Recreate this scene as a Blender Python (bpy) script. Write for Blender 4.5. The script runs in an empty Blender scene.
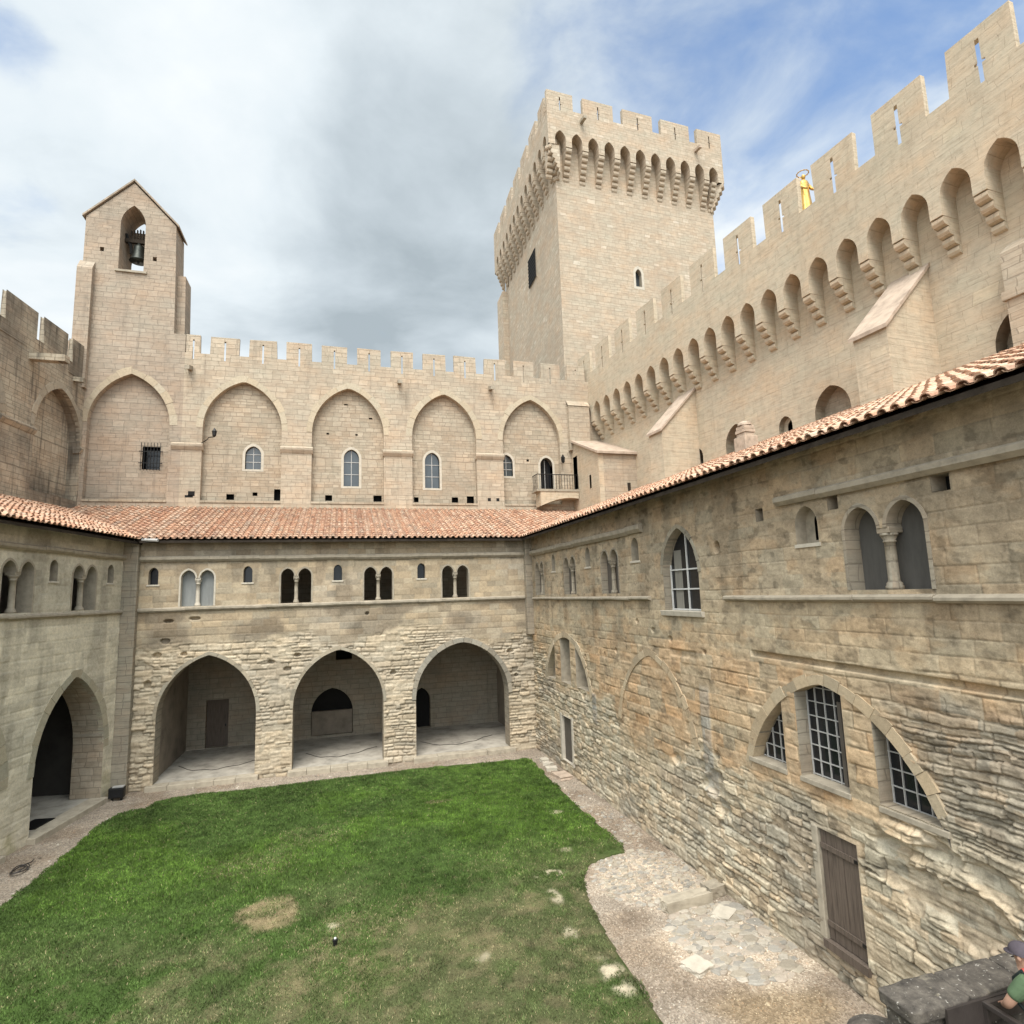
import bpy, bmesh, math, random
import numpy as np
from mathutils import Vector, Matrix
from mathutils.geometry import tessellate_polygon
rnd = random.Random(7)
SC = bpy.context.scene
COL = SC.collection
R = math.radians
V = Vector

# ------------------------------------------------------------------ noise
def _h(xi, yi, seed):
    n = (xi.astype(np.int64) * 374761393 + yi.astype(np.int64) * 668265263 + int(seed) * 974634777) & 0xffffffff
    n = ((n ^ (n >> 13)) * 1274126177) & 0xffffffff
    n = ((n ^ (n >> 16)) * 2246822519) & 0xffffffff
    n = n ^ (n >> 15)
    return (n & 0xffffff) / float(0x1000000)
def vn(x, y, seed=0):
    x0 = np.floor(x); y0 = np.floor(y); fx = x - x0; fy = y - y0
    fx = fx * fx * (3 - 2 * fx); fy = fy * fy * (3 - 2 * fy)
    a = _h(x0, y0, seed); b = _h(x0 + 1, y0, seed); c = _h(x0, y0 + 1, seed); d = _h(x0 + 1, y0 + 1, seed)
    return (a * (1 - fx) + b * fx) * (1 - fy) + (c * (1 - fx) + d * fx) * fy
def fbm(x, y, seed=0, oc=4):
    t = 0; a = 0.5; s = 0
    for i in range(oc):
        t = t + a * vn(x, y, seed + i * 17); s += a; a *= 0.5; x = x * 2.03 + 11.3; y = y * 2.03 + 5.7
    return t / s
def sm(a, b, x):
    t = np.clip((x - a) / (b - a), 0, 1); return t * t * (3 - 2 * t)
def lerp(a, b, t):
    return a + (b - a) * t

# ------------------------------------------------------------------ materials
def new_mat(name):
    m = bpy.data.materials.new(name); m.use_nodes = True
    nt = m.node_tree; return m, nt, nt.nodes['Principled BSDF']
def N(nt, t, **kw):
    n = nt.nodes.new(t)
    for k, v in kw.items():
        if k.startswith('i_'):
            n.inputs[k[2:].replace('_', ' ')].default_value = v
        else: setattr(n, k, v)
    return n
def ramp(nt, fac, stops):
    r = N(nt, 'ShaderNodeValToRGB')
    e = r.color_ramp.elements
    while len(e) < len(stops): e.new(0.5)
    for i, (p, c) in enumerate(stops):
        e[i].position = p; e[i].color = (*c, 1) if len(c) == 3 else c
    nt.links.new(fac, r.inputs[0]); return r.outputs[0]
def mix(nt, fac, a, b, mode='MIX'):
    n = N(nt, 'ShaderNodeMix', data_type='RGBA', blend_type=mode)
    for sock, v in ((n.inputs[0], fac), (n.inputs[6], a), (n.inputs[7], b)):
        if hasattr(v, 'is_output'): nt.links.new(v, sock)
        else: sock.default_value = v if not isinstance(v, tuple) or len(v) == 4 else (*v, 1)
    return n.outputs[2]
def noise(nt, vec, scale, detail=4, rough=0.6, dim='3D'):
    n = N(nt, 'ShaderNodeTexNoise', noise_dimensions=dim)
    n.inputs['Scale'].default_value = scale; n.inputs['Detail'].default_value = detail; n.inputs['Roughness'].default_value = rough
    if vec is not None: nt.links.new(vec, n.inputs['Vector'])
    return n.outputs[0]
def mathn(nt, op, a, b=None):
    n = N(nt, 'ShaderNodeMath', operation=op)
    for s, v in zip(n.inputs, (a, b)):
        if v is None: continue
        if hasattr(v, 'is_output'): nt.links.new(v, s)
        else: s.default_value = v
    return n.outputs[0]
def mapping(nt, vec, scale=(1, 1, 1), loc=(0, 0, 0)):
    m = N(nt, 'ShaderNodeMapping'); m.inputs['Scale'].default_value = scale; m.inputs['Location'].default_value = loc
    nt.links.new(vec, m.inputs['Vector']); return m.outputs[0]
def bump(nt, bsdf, h, strength, dist):
    b = N(nt, 'ShaderNodeBump'); b.inputs['Strength'].default_value = strength; b.inputs['Distance'].default_value = dist
    nt.links.new(h, b.inputs['Height']); nt.links.new(b.outputs[0], bsdf.inputs['Normal']); return b

def ashlar(name, c1, c2, cm, stain, bw=0.62, rh=0.27, stain_amt=0.5, light=None, mortar=0.016, streak=0.35, lo=.46, var=.6):
    """dressed stone in courses of uneven height, each block its own tone, with stains, rain streaks and worn patches"""
    G = (.925, .90, .885) if name in ('hall stone', 'panel stone', 'keep stone', 'pale restored stone') else (1, 1, 1)
    c1, c2, cm, stain, light = [c and tuple(a * b for a, b in zip(c, G)) for c in (c1, c2, cm, stain, light)]
    m, nt, bs = new_mat(name)
    uv = N(nt, 'ShaderNodeUVMap', uv_map='UVMap').outputs[0]
    sep = N(nt, 'ShaderNodeSeparateXYZ'); nt.links.new(uv, sep.inputs[0])
    # uneven course heights and slightly wavering beds
    nz = N(nt, 'ShaderNodeTexNoise', noise_dimensions='1D'); nz.inputs['Scale'].default_value = 0.9; nz.inputs['Detail'].default_value = 1
    nt.links.new(sep.outputs[1], nz.inputs['W'])
    wob = noise(nt, uv, 1.3, 3, 0.6)
    v2 = mathn(nt, 'ADD', sep.outputs[1], mathn(nt, 'MULTIPLY', mathn(nt, 'SUBTRACT', nz.outputs[0], 0.5), 0.55))
    v2 = mathn(nt, 'ADD', v2, mathn(nt, 'MULTIPLY', mathn(nt, 'SUBTRACT', wob, 0.5), 0.05))
    u2 = mathn(nt, 'ADD', sep.outputs[0], mathn(nt, 'MULTIPLY', mathn(nt, 'SUBTRACT', noise(nt, uv, 0.7, 2), 0.5), 0.5))
    cb = N(nt, 'ShaderNodeCombineXYZ'); nt.links.new(u2, cb.inputs[0]); nt.links.new(v2, cb.inputs[1])
    br = N(nt, 'ShaderNodeTexBrick', offset=0.43, offset_frequency=2, squash=0.8, squash_frequency=3)
    nt.links.new(cb.outputs[0], br.inputs['Vector'])
    br.inputs['Color1'].default_value = (0, 0, 0, 1); br.inputs['Color2'].default_value = (1, 1, 1, 1); br.inputs['Mortar'].default_value = (0.5, 0.5, 0.5, 1)
    br.inputs['Scale'].default_value = 1; br.inputs['Mortar Size'].default_value = mortar; br.inputs['Mortar Smooth'].default_value = 0.3
    br.inputs['Brick Width'].default_value = bw; br.inputs['Row Height'].default_value = rh
    c2 = lerp3(c1, c2, var); cm = lerp3(c1, tuple(x * .85 for x in cm), .85)
    l = light or tuple(min(0.6, x * 1.10) for x in c1)
    stone = ramp(nt, br.outputs['Color'], [(0.0, c2), (0.35, lerp3(c1, c2, .55)), (0.7, c1), (0.93, c1), (1.0, l)])
    col = mix(nt, br.outputs['Fac'], stone, cm)
    big = noise(nt, uv, 0.22, 5, 0.62)
    col = mix(nt, mathn(nt, 'MULTIPLY', rampv(nt, big, lo, lo + .22), stain_amt), col, stain)
    st = noise(nt, mapping(nt, uv, (2.2, 0.16, 1)), 1.0, 5, 0.65)
    col = mix(nt, mathn(nt, 'MULTIPLY', rampv(nt, st, lo + .07, lo + .27), streak), col, tuple(x * 0.72 for x in stain))
    md = noise(nt, uv, 3.5, 6, 0.7)
    col = mix(nt, 1.0, col, ramp(nt, md, [(0.25, (0.80, 0.79, 0.77)), (0.5, (1, 1, 1)), (0.8, (1.12, 1.1, 1.07))]), 'MULTIPLY')
    lam = noise(nt, mapping(nt, uv, (1.5, 14, 1)), 1.0, 4, 0.6)
    col = mix(nt, 1.0, col, ramp(nt, lam, [(0.3, (0.84, 0.83, 0.82)), (0.5, (1, 1, 1)), (0.75, (1.07, 1.06, 1.05))]), 'MULTIPLY')
    hue = noise(nt, mapping(nt, uv, (0.6, 0.9, 1), (13, 4, 0)), 1.0, 3, 0.6)
    col = mix(nt, 1.0, col, ramp(nt, hue, [(0.3, (0.95, 1.0, 1.02)), (0.5, (1, 1, 1)), (0.7, (1.06, 0.985, 0.93))]), 'MULTIPLY')
    pit = noise(nt, mapping(nt, uv, (2.2, 4.5, 1)), 2.1, 4, 0.75)
    col = mix(nt, rampv(nt, pit, 0.70, 0.76), col, tuple(x * 0.45 for x in stain))
    nt.links.new(col, bs.inputs['Base Color']); bs.inputs['Roughness'].default_value = 0.92; bs.inputs['Specular IOR Level'].default_value = 0.15
    h = mathn(nt, 'ADD', mathn(nt, 'MULTIPLY', br.outputs['Fac'], -0.6), mathn(nt, 'MULTIPLY', md, 0.7))
    h = mathn(nt, 'ADD', h, mathn(nt, 'MULTIPLY', br.outputs['Color'], 0.5))
    h = mathn(nt, 'SUBTRACT', mathn(nt, 'ADD', h, mathn(nt, 'MULTIPLY', lam, 0.6)), rampv(nt, pit, 0.66, 0.76))
    bump(nt, bs, h, 0.6, 0.03)
    return m
def lerp3(a, b, t): return tuple(x + (y - x) * t for x, y in zip(a, b))
def rampv(nt, fac, a, b):
    n = N(nt, 'ShaderNodeMapRange'); n.inputs['From Min'].default_value = a; n.inputs['From Max'].default_value = b
    n.interpolation_type = 'SMOOTHSTEP'; nt.links.new(fac, n.inputs['Value']); return n.outputs[0]

def attr_mat(name, rough=0.92, sc=9.0, amt=0.2, bstr=0.5, bdist=0.02, spec=0.15):
    """uses the per-stone colour stored on the mesh, with fine grain on top"""
    m, nt, bs = new_mat(name)
    a = N(nt, 'ShaderNodeAttribute', attribute_name='tint').outputs['Color']
    tc = N(nt, 'ShaderNodeTexCoord').outputs['Object']
    n1 = noise(nt, tc, sc, 6, 0.7); n2 = noise(nt, tc, sc * 5, 3, 0.7)
    g = ramp(nt, n1, [(0.25, (1 - amt * 1.3,) * 3), (0.5, (1, 1, 1)), (0.75, (1 + amt,) * 3)])
    col = mix(nt, 1.0, a, g, 'MULTIPLY')
    col = mix(nt, 1.0, col, ramp(nt, n2, [(0.3, (1 - amt * .8,) * 3), (0.5, (1, 1, 1)), (0.7, (1 + amt * .6,) * 3)]), 'MULTIPLY')
    nt.links.new(col, bs.inputs['Base Color']); bs.inputs['Roughness'].default_value = rough; bs.inputs['Specular IOR Level'].default_value = spec
    if bstr: bump(nt, bs, mathn(nt, 'ADD', n1, mathn(nt, 'MULTIPLY', n2, 0.5)), bstr, bdist)
    return m
def plain(name, c, rough=0.8, amt=0.15, sc=6, metal=0.0, spec=0.3, bstr=0.3, stretch=(1, 1, 1)):
    m, nt, bs = new_mat(name)
    tc = N(nt, 'ShaderNodeTexCoord').outputs['Object']
    n1 = noise(nt, mapping(nt, tc, stretch), sc, 6, 0.65)
    col = ramp(nt, n1, [(0.25, tuple(x * (1 - amt * 1.4) for x in c)), (0.5, c), (0.78, tuple(min(1, x * (1 + amt)) for x in c))])
    nt.links.new(col, bs.inputs['Base Color']); bs.inputs['Roughness'].default_value = rough
    bs.inputs['Metallic'].default_value = metal; bs.inputs['Specular IOR Level'].default_value = spec
    if bstr: bump(nt, bs, n1, bstr, 0.02)
    return m
def glass(name, c, rough=0.08, spec=0.7):
    m, nt, bs = new_mat(name)
    tc = N(nt, 'ShaderNodeTexCoord').outputs['Object']
    n1 = noise(nt, tc, 2.0, 2, 0.5)
    col = ramp(nt, n1, [(0.3, tuple(x * .7 for x in c)), (0.7, c)])
    nt.links.new(col, bs.inputs['Base Color']); bs.inputs['Roughness'].default_value = rough; bs.inputs['Specular IOR Level'].default_value = spec
    bump(nt, bs, n1, 0.15, 0.02)
    return m

M = {}
M['hall'] = ashlar('hall stone', (0.47, 0.40, 0.305), (0.39, 0.325, 0.245), (0.36, 0.305, 0.23), (0.36, 0.305, 0.235), stain_amt=0.5, streak=.5, var=.8)
M['hall_panel'] = ashlar('panel stone', (0.44, 0.375, 0.285), (0.34, 0.285, 0.21), (0.30, 0.25, 0.185), (0.31, 0.26, 0.195), rh=0.23, bw=0.5, stain_amt=0.55, var=.85)
M['belfry'] = ashlar('belfry stone', (0.365, 0.295, 0.225), (0.30, 0.24, 0.18), (0.29, 0.235, 0.18), (0.25, 0.205, 0.16), stain_amt=0.6, streak=.5)
M['old'] = ashlar('old lichen stone', (0.43, 0.365, 0.275), (0.34, 0.285, 0.21), (0.27, 0.225, 0.165), (0.13, 0.112, 0.09), rh=0.24, bw=0.55, stain_amt=0.8, streak=0.9, lo=.41)
M['pale'] = ashlar('pale restored stone', (0.525, 0.45, 0.335), (0.48, 0.405, 0.30), (0.465, 0.39, 0.285), (0.43, 0.36, 0.262), rh=0.3, bw=0.7, stain_amt=0.55, streak=0.25, mortar=0.006, var=.45, light=(0.56, 0.48, 0.35))
M['keep'] = ashlar('keep stone', (0.48, 0.41, 0.315), (0.385, 0.315, 0.235), (0.40, 0.335, 0.25), (0.385, 0.315, 0.235), rh=0.25, bw=0.6, stain_amt=0.55, light=(0.57, 0.50, 0.40))
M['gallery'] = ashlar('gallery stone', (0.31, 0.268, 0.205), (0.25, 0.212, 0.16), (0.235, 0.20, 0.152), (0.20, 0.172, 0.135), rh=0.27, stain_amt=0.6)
M['trim'] = plain('worn trim stone', (0.31, 0.265, 0.2), 0.9, 0.25, 4)
M['trim_light'] = plain('pale trim stone', (0.46, 0.41, 0.33), 0.9, 0.15, 5)
M['relief'] = attr_mat('rubble masonry')
M['vous'] = attr_mat('arch stones', amt=0.16)
M['tile'] = attr_mat('roof tiles', rough=0.85, sc=14, amt=0.28, bstr=0.3, bdist=0.01)
M['plaster'] = plain('brown plaster', (0.23, 0.19, 0.145), 0.95, 0.3, 1.2)
M['plaster_shade'] = plain('shaded plaster', (0.045, 0.04, 0.034), 0.95, 0.3, 1.2)  # plaster made near-black, the passage's shade put into its colour
M['dark'] = plain('shade black', (0.012, 0.011, 0.010), 0.95, 0.2, 3)  # near-black colour standing for the shade inside openings
M['floor'] = plain('screed floor', (0.36, 0.325, 0.27), 0.92, 0.4, 1.3)
M['kerb'] = plain('step stone', (0.36, 0.31, 0.235), 0.9, 0.25, 3)
M['wood'] = plain('grey brown planks', (0.115, 0.088, 0.068), 0.75, 0.35, 3, stretch=(9, 9, 0.6))
M['wood_dark'] = plain('dark eaves timber', (0.04, 0.032, 0.025), 1.0, 0.3, 5, spec=0.02)
M['iron'] = plain('black iron', (0.02, 0.019, 0.018), 0.5, 0.2, 12, metal=0.6, spec=0.5)
M['steel'] = plain('brown painted steel', (0.055, 0.045, 0.04), 0.42, 0.15, 6, metal=0.3, spec=0.5)
M['bronze'] = plain('bell bronze', (0.035, 0.038, 0.033), 0.45, 0.3, 9, metal=0.7)
M['gold'] = plain('gilding', (0.52, 0.31, 0.085), 0.42, 0.3, 3, metal=0.85, spec=0.6)
M['glass'] = glass('window glass', (0.05, 0.06, 0.065))
M['glass_dark'] = glass('dark glass', (0.015, 0.016, 0.018), 0.15, 0.4)
M['panel'] = plain('grey shutter panel', (0.20, 0.205, 0.195), 0.6, 0.15, 2.5, stretch=(3, 3, .6))
M['panel_dark'] = plain('dark grey panel', (0.085, 0.08, 0.072), 0.5, 0.2, 2.0, stretch=(3, 3, .6))
M['panel_brown'] = plain('brown board panel', (0.10, 0.084, 0.068), 0.8, 0.2, 2.5)
M['white'] = plain('white painted bars', (0.55, 0.54, 0.51), 0.6, 0.1, 8)
M['lead'] = plain('grey window lead', (0.40, 0.385, 0.36), 0.6, 0.1, 8)
M['curtain'] = plain('pale curtain', (0.20, 0.185, 0.155), 0.9, 0.2, 2, stretch=(8, 8, .4))
m, nt, bs = new_mat('dark lichened coping')
tc = N(nt, 'ShaderNodeTexCoord').outputs['Object']; n1 = noise(nt, tc, 7, 7, .7); n2 = noise(nt, tc, 16, 4, .7)
lc = ramp(nt, n1, [(.3, (.03, .025, .02)), (.5, (.078, .066, .053)), (.7, (.145, .125, .10))])
lc = mix(nt, rampv(nt, n2, .62, .68), lc, (.40, .37, .32)); lc = mix(nt, rampv(nt, noise(nt, tc, 3.3, 4, .6), .62, .7), lc, (.19, .165, .12))
nt.links.new(lc, bs.inputs['Base Color']); bs.inputs['Roughness'].default_value = .95; bump(nt, bs, n1, .9, .03); M['lichen'] = m
M['cap'] = plain('pinkish cap slab', (0.40, 0.31, 0.235), 0.9, 0.28, 2.5)
M['brick'] = plain('chimney stone', (0.42, 0.33, 0.25), 0.9, 0.3, 4)

# ------------------------------------------------------------------ object helpers
ROOT_LOC = {}
def tag(o, label=None, cat=None, group=None, kind=None):
    if label: o['label'] = label
    if cat: o['category'] = cat
    if group: o['group'] = group
    if kind: o['kind'] = kind
    return o
def empty(name, loc, label=None, cat=None, group=None):
    o = bpy.data.objects.new(name, None); COL.objects.link(o); o.location = loc
    o.empty_display_size = 0.3
    return tag(o, label, cat, group)
def offset_of(parent):
    v = V((0, 0, 0))
    while parent is not None:
        v = v + parent.location; parent = parent.parent
    return v
class MB:
    """collects faces in world coordinates, then links them as one mesh"""
    def __init__(s): s.v = []; s.f = []; s.c = None; s.uv = {}
    def add(s, verts, faces):
        b = len(s.v); s.v += [tuple(p) for p in verts]; s.f += [tuple(i + b for i in f) for f in faces]; return s
    def box(s, x0, x1, y0, y1, z0, z1, fr=None):
        P = [(x, y, z) for z in (z0, z1) for y in (y0, y1) for x in (x0, x1)]
        if fr: P = [fr.P(p[0], p[2], p[1]) for p in P]
        return s.add(P, [(0, 2, 3, 1), (4, 5, 7, 6), (0, 1, 5, 4), (2, 6, 7, 3), (0, 4, 6, 2), (1, 3, 7, 5)])
    def hull8(s, P): return s.add(P, [(0, 2, 3, 1), (4, 5, 7, 6), (0, 1, 5, 4), (2, 6, 7, 3), (0, 4, 6, 2), (1, 3, 7, 5)])
    def prism(s, poly, a, b):
        """poly: list of points at both ends via functions a(p), b(p)"""
        n = len(poly); s.add([a(p) for p in poly] + [b(p) for p in poly],
            [tuple(range(n))[::-1], tuple(range(n, 2 * n))] + [(i, (i + 1) % n, n + (i + 1) % n, n + i) for i in range(n)]); return s
    def slab(s, F, outline, holes, o0, o1, back=True):
        loops = [outline] + list(holes)
        flat = [p for l in loops for p in l]
        tri = tessellate_polygon([[V((p[0], p[1], 0)) for p in l] for l in loops])
        n = len(flat)
        vs = [F.P(p[0], p[1], o1) for p in flat] + [F.P(p[0], p[1], o0) for p in flat]
        fs = [tuple(t) for t in tri] + ([tuple(i + n for i in t[::-1]) for t in tri] if back else [])
        k = 0
        for l in loops:
            m = len(l)
            for i in range(m): fs.append((k + i, k + (i + 1) % m, n + k + (i + 1) % m, n + k + i))
            k += m
        return s.add(vs, fs)
    def panel(s, F, outline, holes, o):
        loops = [outline] + list(holes)
        flat = [p for l in loops for p in l]
        tri = tessellate_polygon([[V((p[0], p[1], 0)) for p in l] for l in loops])
        return s.add([F.P(p[0], p[1], o) for p in flat], [tuple(t) for t in tri])
    def strip(s, F, pts, o0, o1, closed=True):
        n = len(pts); m = n if closed else n - 1
        return s.add([F.P(p[0], p[1], o0) for p in pts] + [F.P(p[0], p[1], o1) for p in pts],
                     [(i, (i + 1) % n, n + (i + 1) % n, n + i) for i in range(m)])
    def tube(s, path, r, seg=8, cap=True):
        path = [V(p) for p in path]; rs = r if isinstance(r, (list, tuple)) else [r] * len(path)
        rings = []
        for i, p in enumerate(path):
            t = (path[min(i + 1, len(path) - 1)] - path[max(i - 1, 0)]).normalized()
            u = t.orthogonal().normalized() if i == 0 else (u - t * u.dot(t)).normalized()
            w = t.cross(u)
            rings.append([p + (u * math.cos(2 * math.pi * k / seg) + w * math.sin(2 * math.pi * k / seg)) * rs[i] for k in range(seg)])
        vs = [q for g in rings for q in g]; fs = []
        for i in range(len(rings) - 1):
            for k in range(seg): fs.append((i * seg + k, i * seg + (k + 1) % seg, (i + 1) * seg + (k + 1) % seg, (i + 1) * seg + k))
        if cap: fs += [tuple(range(seg))[::-1], tuple(range(len(vs) - seg, len(vs)))]
        return s.add(vs, fs)
    def lathe(s, c, prof, seg=16):
        vs = []; fs = []
        for r_, z in prof:
            for k in range(seg): vs.append((c[0] + r_ * math.cos(2 * math.pi * k / seg), c[1] + r_ * math.sin(2 * math.pi * k / seg), c[2] + z))
        for i in range(len(prof) - 1):
            for k in range(seg): fs.append((i * seg + k, i * seg + (k + 1) % seg, (i + 1) * seg + (k + 1) % seg, (i + 1) * seg + k))
        fs += [tuple(range(seg))[::-1], tuple(range(len(vs) - seg, len(vs)))]
        return s.add(vs, fs)
    def build(s, name, mat, parent=None, smooth=False, bevel=0, tints=None):
        off = offset_of(parent)
        me = bpy.data.meshes.new(name); me.from_pydata([(p[0] - off[0], p[1] - off[1], p[2] - off[2]) for p in s.v], [], s.f)
        box_uv(me, off)
        if tints is not None: set_tint(me, tints)
        o = bpy.data.objects.new(name, me); COL.objects.link(o)
        if parent is not None: o.parent = parent
        me.materials.append(M[mat] if isinstance(mat, str) else mat)
        if smooth: me.polygons.foreach_set('use_smooth', [True] * len(me.polygons))
        if bevel:
            b = o.modifiers.new('bevel', 'BEVEL'); b.width = bevel; b.segments = 2; b.limit_method = 'ANGLE'
        return o
def set_tint(me, cols):
    a = me.color_attributes.new('tint', 'FLOAT_COLOR', 'POINT')
    c = np.ones((len(me.vertices), 4), np.float32); c[:, :3] = cols
    a.data.foreach_set('color', c.ravel())
def box_uv(me, off=(0, 0, 0)):
    n = len(me.polygons)
    if not n: return
    me.uv_layers.new(name='UVMap')
    nl = len(me.loops)
    vi = np.empty(nl, np.int32); me.loops.foreach_get('vertex_index', vi)
    co = np.empty(len(me.vertices) * 3, np.float32); me.vertices.foreach_get('co', co); co = co.reshape(-1, 3) + np.array(off, np.float32)
    nor = np.empty(n * 3, np.float32); me.polygons.foreach_get('normal', nor); nor = nor.reshape(-1, 3)
    tot = np.empty(n, np.int32); me.polygons.foreach_get('loop_total', tot)
    ln = np.repeat(nor, tot, axis=0); p = co[vi]
    hl = np.hypot(ln[:, 0], ln[:, 1]) + 1e-9
    tx = -ln[:, 1] / hl; ty = ln[:, 0] / hl
    flip = np.where((np.abs(ty) > np.abs(tx)) * (ty < 0) + (np.abs(tx) >= np.abs(ty)) * (tx < 0), -1, 1)
    u = (p[:, 0] * tx + p[:, 1] * ty) * flip; v = p[:, 2].copy()
    up = np.abs(ln[:, 2]) > 0.8
    u = np.where(up, p[:, 0], u); v = np.where(up, p[:, 1], v)
    me.uv_layers['UVMap'].data.foreach_set('uv', np.stack([u, v], 1).astype(np.float32).ravel())

class Fr:
    """a wall's own frame: s along it, z up, o out of its face towards the court"""
    def __init__(f, p, d, n): f.p = V((p[0], p[1], 0)); f.d = V((d[0], d[1], 0)).normalized(); f.n = V((n[0], n[1], 0)).normalized()
    def P(f, s, z, o=0): q = f.p + f.d * s + f.n * o; return (q.x, q.y, z)
    def arr(f, S, Z, O):
        return np.stack([f.p.x + f.d.x * S + f.n.x * O, f.p.y + f.d.y * S + f.n.y * O, Z], -1)
FB = Fr((0, 29.2), (1, 0), (0, -1))
FR = Fr((9.4, 0), (0, 1), (-1, 0))
FL = Fr((-8.9, 29.2), (.1944, .9809), (.9809, -.1944))
FUB = Fr((0, 35.3), (1, 0), (0, -1))
FUR = Fr((15.81, 36.5), (-.0741, .9973), (-.9973, -.0741))
FUL = Fr((-13.2, 35.3), (.1389, .9903), (.9903, -.1389))

def pointed(c, h, zs, za, zb=None, n=10):
    """pointed-arch outline, open at the bottom unless closed by the caller: left foot .. apex .. right foot"""
    a = za - zs; r = (h * h + a * a) / (2 * h); th = math.asin(min(1, a / r))
    L = [(c - h + r - r * math.cos(th * i / n), zs + r * math.sin(th * i / n)) for i in range(n + 1)]
    Rr = [(2 * c - x, z) for x, z in L[:-1]][::-1]
    out = L + Rr
    if zb is not None and zb < zs: out = [(c - h, zb)] + out + [(c + h, zb)]
    return out
def rect(s0, s1, z0, z1): return [(s0, z0), (s0, z1), (s1, z1), (s1, z0)]

def inside(poly, X, Y):
    c = np.zeros(X.shape, bool); n = len(poly)
    for i in range(n):
        x0, y0 = poly[i]; x1, y1 = poly[(i + 1) % n]
        if y0 == y1: continue
        t = ((y0 > Y) != (y1 > Y)) & (X < (x1 - x0) * (Y - y0) / (y1 - y0) + x0)
        c ^= t
    return c
def nearest(poly, X, Y):
    best = np.full(X.shape, 1e9); bx = X.copy(); by = Y.copy(); n = len(poly)
    for i in range(n):
        x0, y0 = poly[i]; x1, y1 = poly[(i + 1) % n]; dx = x1 - x0; dy = y1 - y0; L = dx * dx + dy * dy
        if L < 1e-12: continue
        t = np.clip(((X - x0) * dx + (Y - y0) * dy) / L, 0, 1); px = x0 + t * dx; py = y0 + t * dy
        d = np.hypot(X - px, Y - py); m = d < best
        best = np.where(m, d, best); bx = np.where(m, px, bx); by = np.where(m, py, by)
    return best, bx, by

def grid_wall(name, F, s0, s1, z0, z1, res, holes, surf, parent, mat='relief', calm=0.12):
    """a wall face as a fine relief: surf(S,Z) gives height and colour of every stone; openings are cut to their true outline"""
    ns = int(round((s1 - s0) / res)) + 1; nz = int(round((z1 - z0) / res)) + 1
    S, Z = np.meshgrid(np.linspace(s0, s1, ns), np.linspace(z0, z1, nz))
    dist = np.full(S.shape, 9.0)
    for h in holes:
        a = np.array(h); m = (S > a[:, 0].min() - .3) & (S < a[:, 0].max() + .3) & (Z > a[:, 1].min() - .3) & (Z < a[:, 1].max() + .3)
        d, bx, by = nearest(h, S[m], Z[m])
        sn = d < 0.62 * res
        xs = S[m]; zs = Z[m]; xs[sn] = bx[sn]; zs[sn] = by[sn]; S[m] = xs; Z[m] = zs
        dist[m] = np.minimum(dist[m], d)
    H, C = surf(S, Z)
    H = H * (0.15 + 0.85 * sm(0.0, calm, dist))
    P = F.arr(S, Z, H).reshape(-1, 3)
    idx = np.arange(ns * nz).reshape(nz, ns)
    q = np.stack([idx[:-1, :-1], idx[:-1, 1:], idx[1:, 1:], idx[1:, :-1]], -1).reshape(-1, 4)
    sf = S.ravel(); zf = Z.ravel()
    cx = sf[q].mean(1); cz = zf[q].mean(1); keep = np.ones(len(q), bool)
    for h in holes: keep &= ~inside(h, cx, cz)
    q = q[keep]
    used = np.zeros(len(P), bool); used[q.ravel()] = True
    remap = np.cumsum(used) - 1; P = P[used]; q = remap[q]
    off = np.array(offset_of(parent)); P = P - off
    me = bpy.data.meshes.new(name); me.vertices.add(len(P)); me.vertices.foreach_set('co', P.astype(np.float32).ravel())
    me.loops.add(q.size); me.loops.foreach_set('vertex_index', q.astype(np.int32).ravel())
    me.polygons.add(len(q)); me.polygons.foreach_set('loop_start', np.arange(0, q.size, 4, dtype=np.int32))
    me.update(calc_edges=True)
    me.uv_layers.new(name='UVMap'); uv = np.stack([sf, zf], 1)[used][q.ravel()]
    me.uv_layers['UVMap'].data.foreach_set('uv', uv.astype(np.float32).ravel())
    set_tint(me, C.reshape(-1, 3)[used])
    me.polygons.foreach_set('use_smooth', [True] * len(q))
    me.materials.append(M[mat]); me.validate()
    o = bpy.data.objects.new(name, me); COL.objects.link(o); o.parent = parent
    return o

def stones(S, Z, seed, ch=(.18, .34), ln=(.3, .8), wob=0.03, bend=0.0):
    rg = np.random.RandomState(seed)
    Zw = Z + wob * (fbm(S * 0.9, Z * 1.6, seed) - .5) * 2 + bend * (fbm(S * .25, Z * .25, seed + 3) - .5) * 2
    Sw = S + wob * (fbm(S * 1.7, Z * 1.7, seed + 5) - .5) * 2
    b = [-2.0]
    while b[-1] < 13.0: b.append(b[-1] + rg.uniform(*ch))
    b = np.array(b); ci = np.clip(np.searchsorted(b, Zw) - 1, 0, len(b) - 2)
    dz = np.minimum(Zw - b[ci], b[ci + 1] - Zw); tz = (Zw - b[ci]) / (b[ci + 1] - b[ci])
    sid = np.zeros(S.shape, np.int64); ds = np.zeros(S.shape)
    for c in range(len(b) - 1):
        m = ci == c
        e = [-22 - rg.uniform(0, 1)]; k = (b[c + 1] - b[c]) / (0.5 * (ch[0] + ch[1]))
        while e[-1] < 32: e.append(e[-1] + rg.uniform(*ln) * (0.6 + 0.4 * k))
        if not m.any(): continue
        e = np.array(e); x = Sw[m]; j = np.clip(np.searchsorted(e, x) - 1, 0, len(e) - 2)
        sid[m] = j; ds[m] = np.minimum(x - e[j], e[j + 1] - x)
    r1 = _h(sid, ci, seed + 1); r2 = _h(sid, ci, seed + 2); r3 = _h(sid, ci, seed + 3)
    return np.minimum(dz, ds), tz, r1, r2, r3
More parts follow.
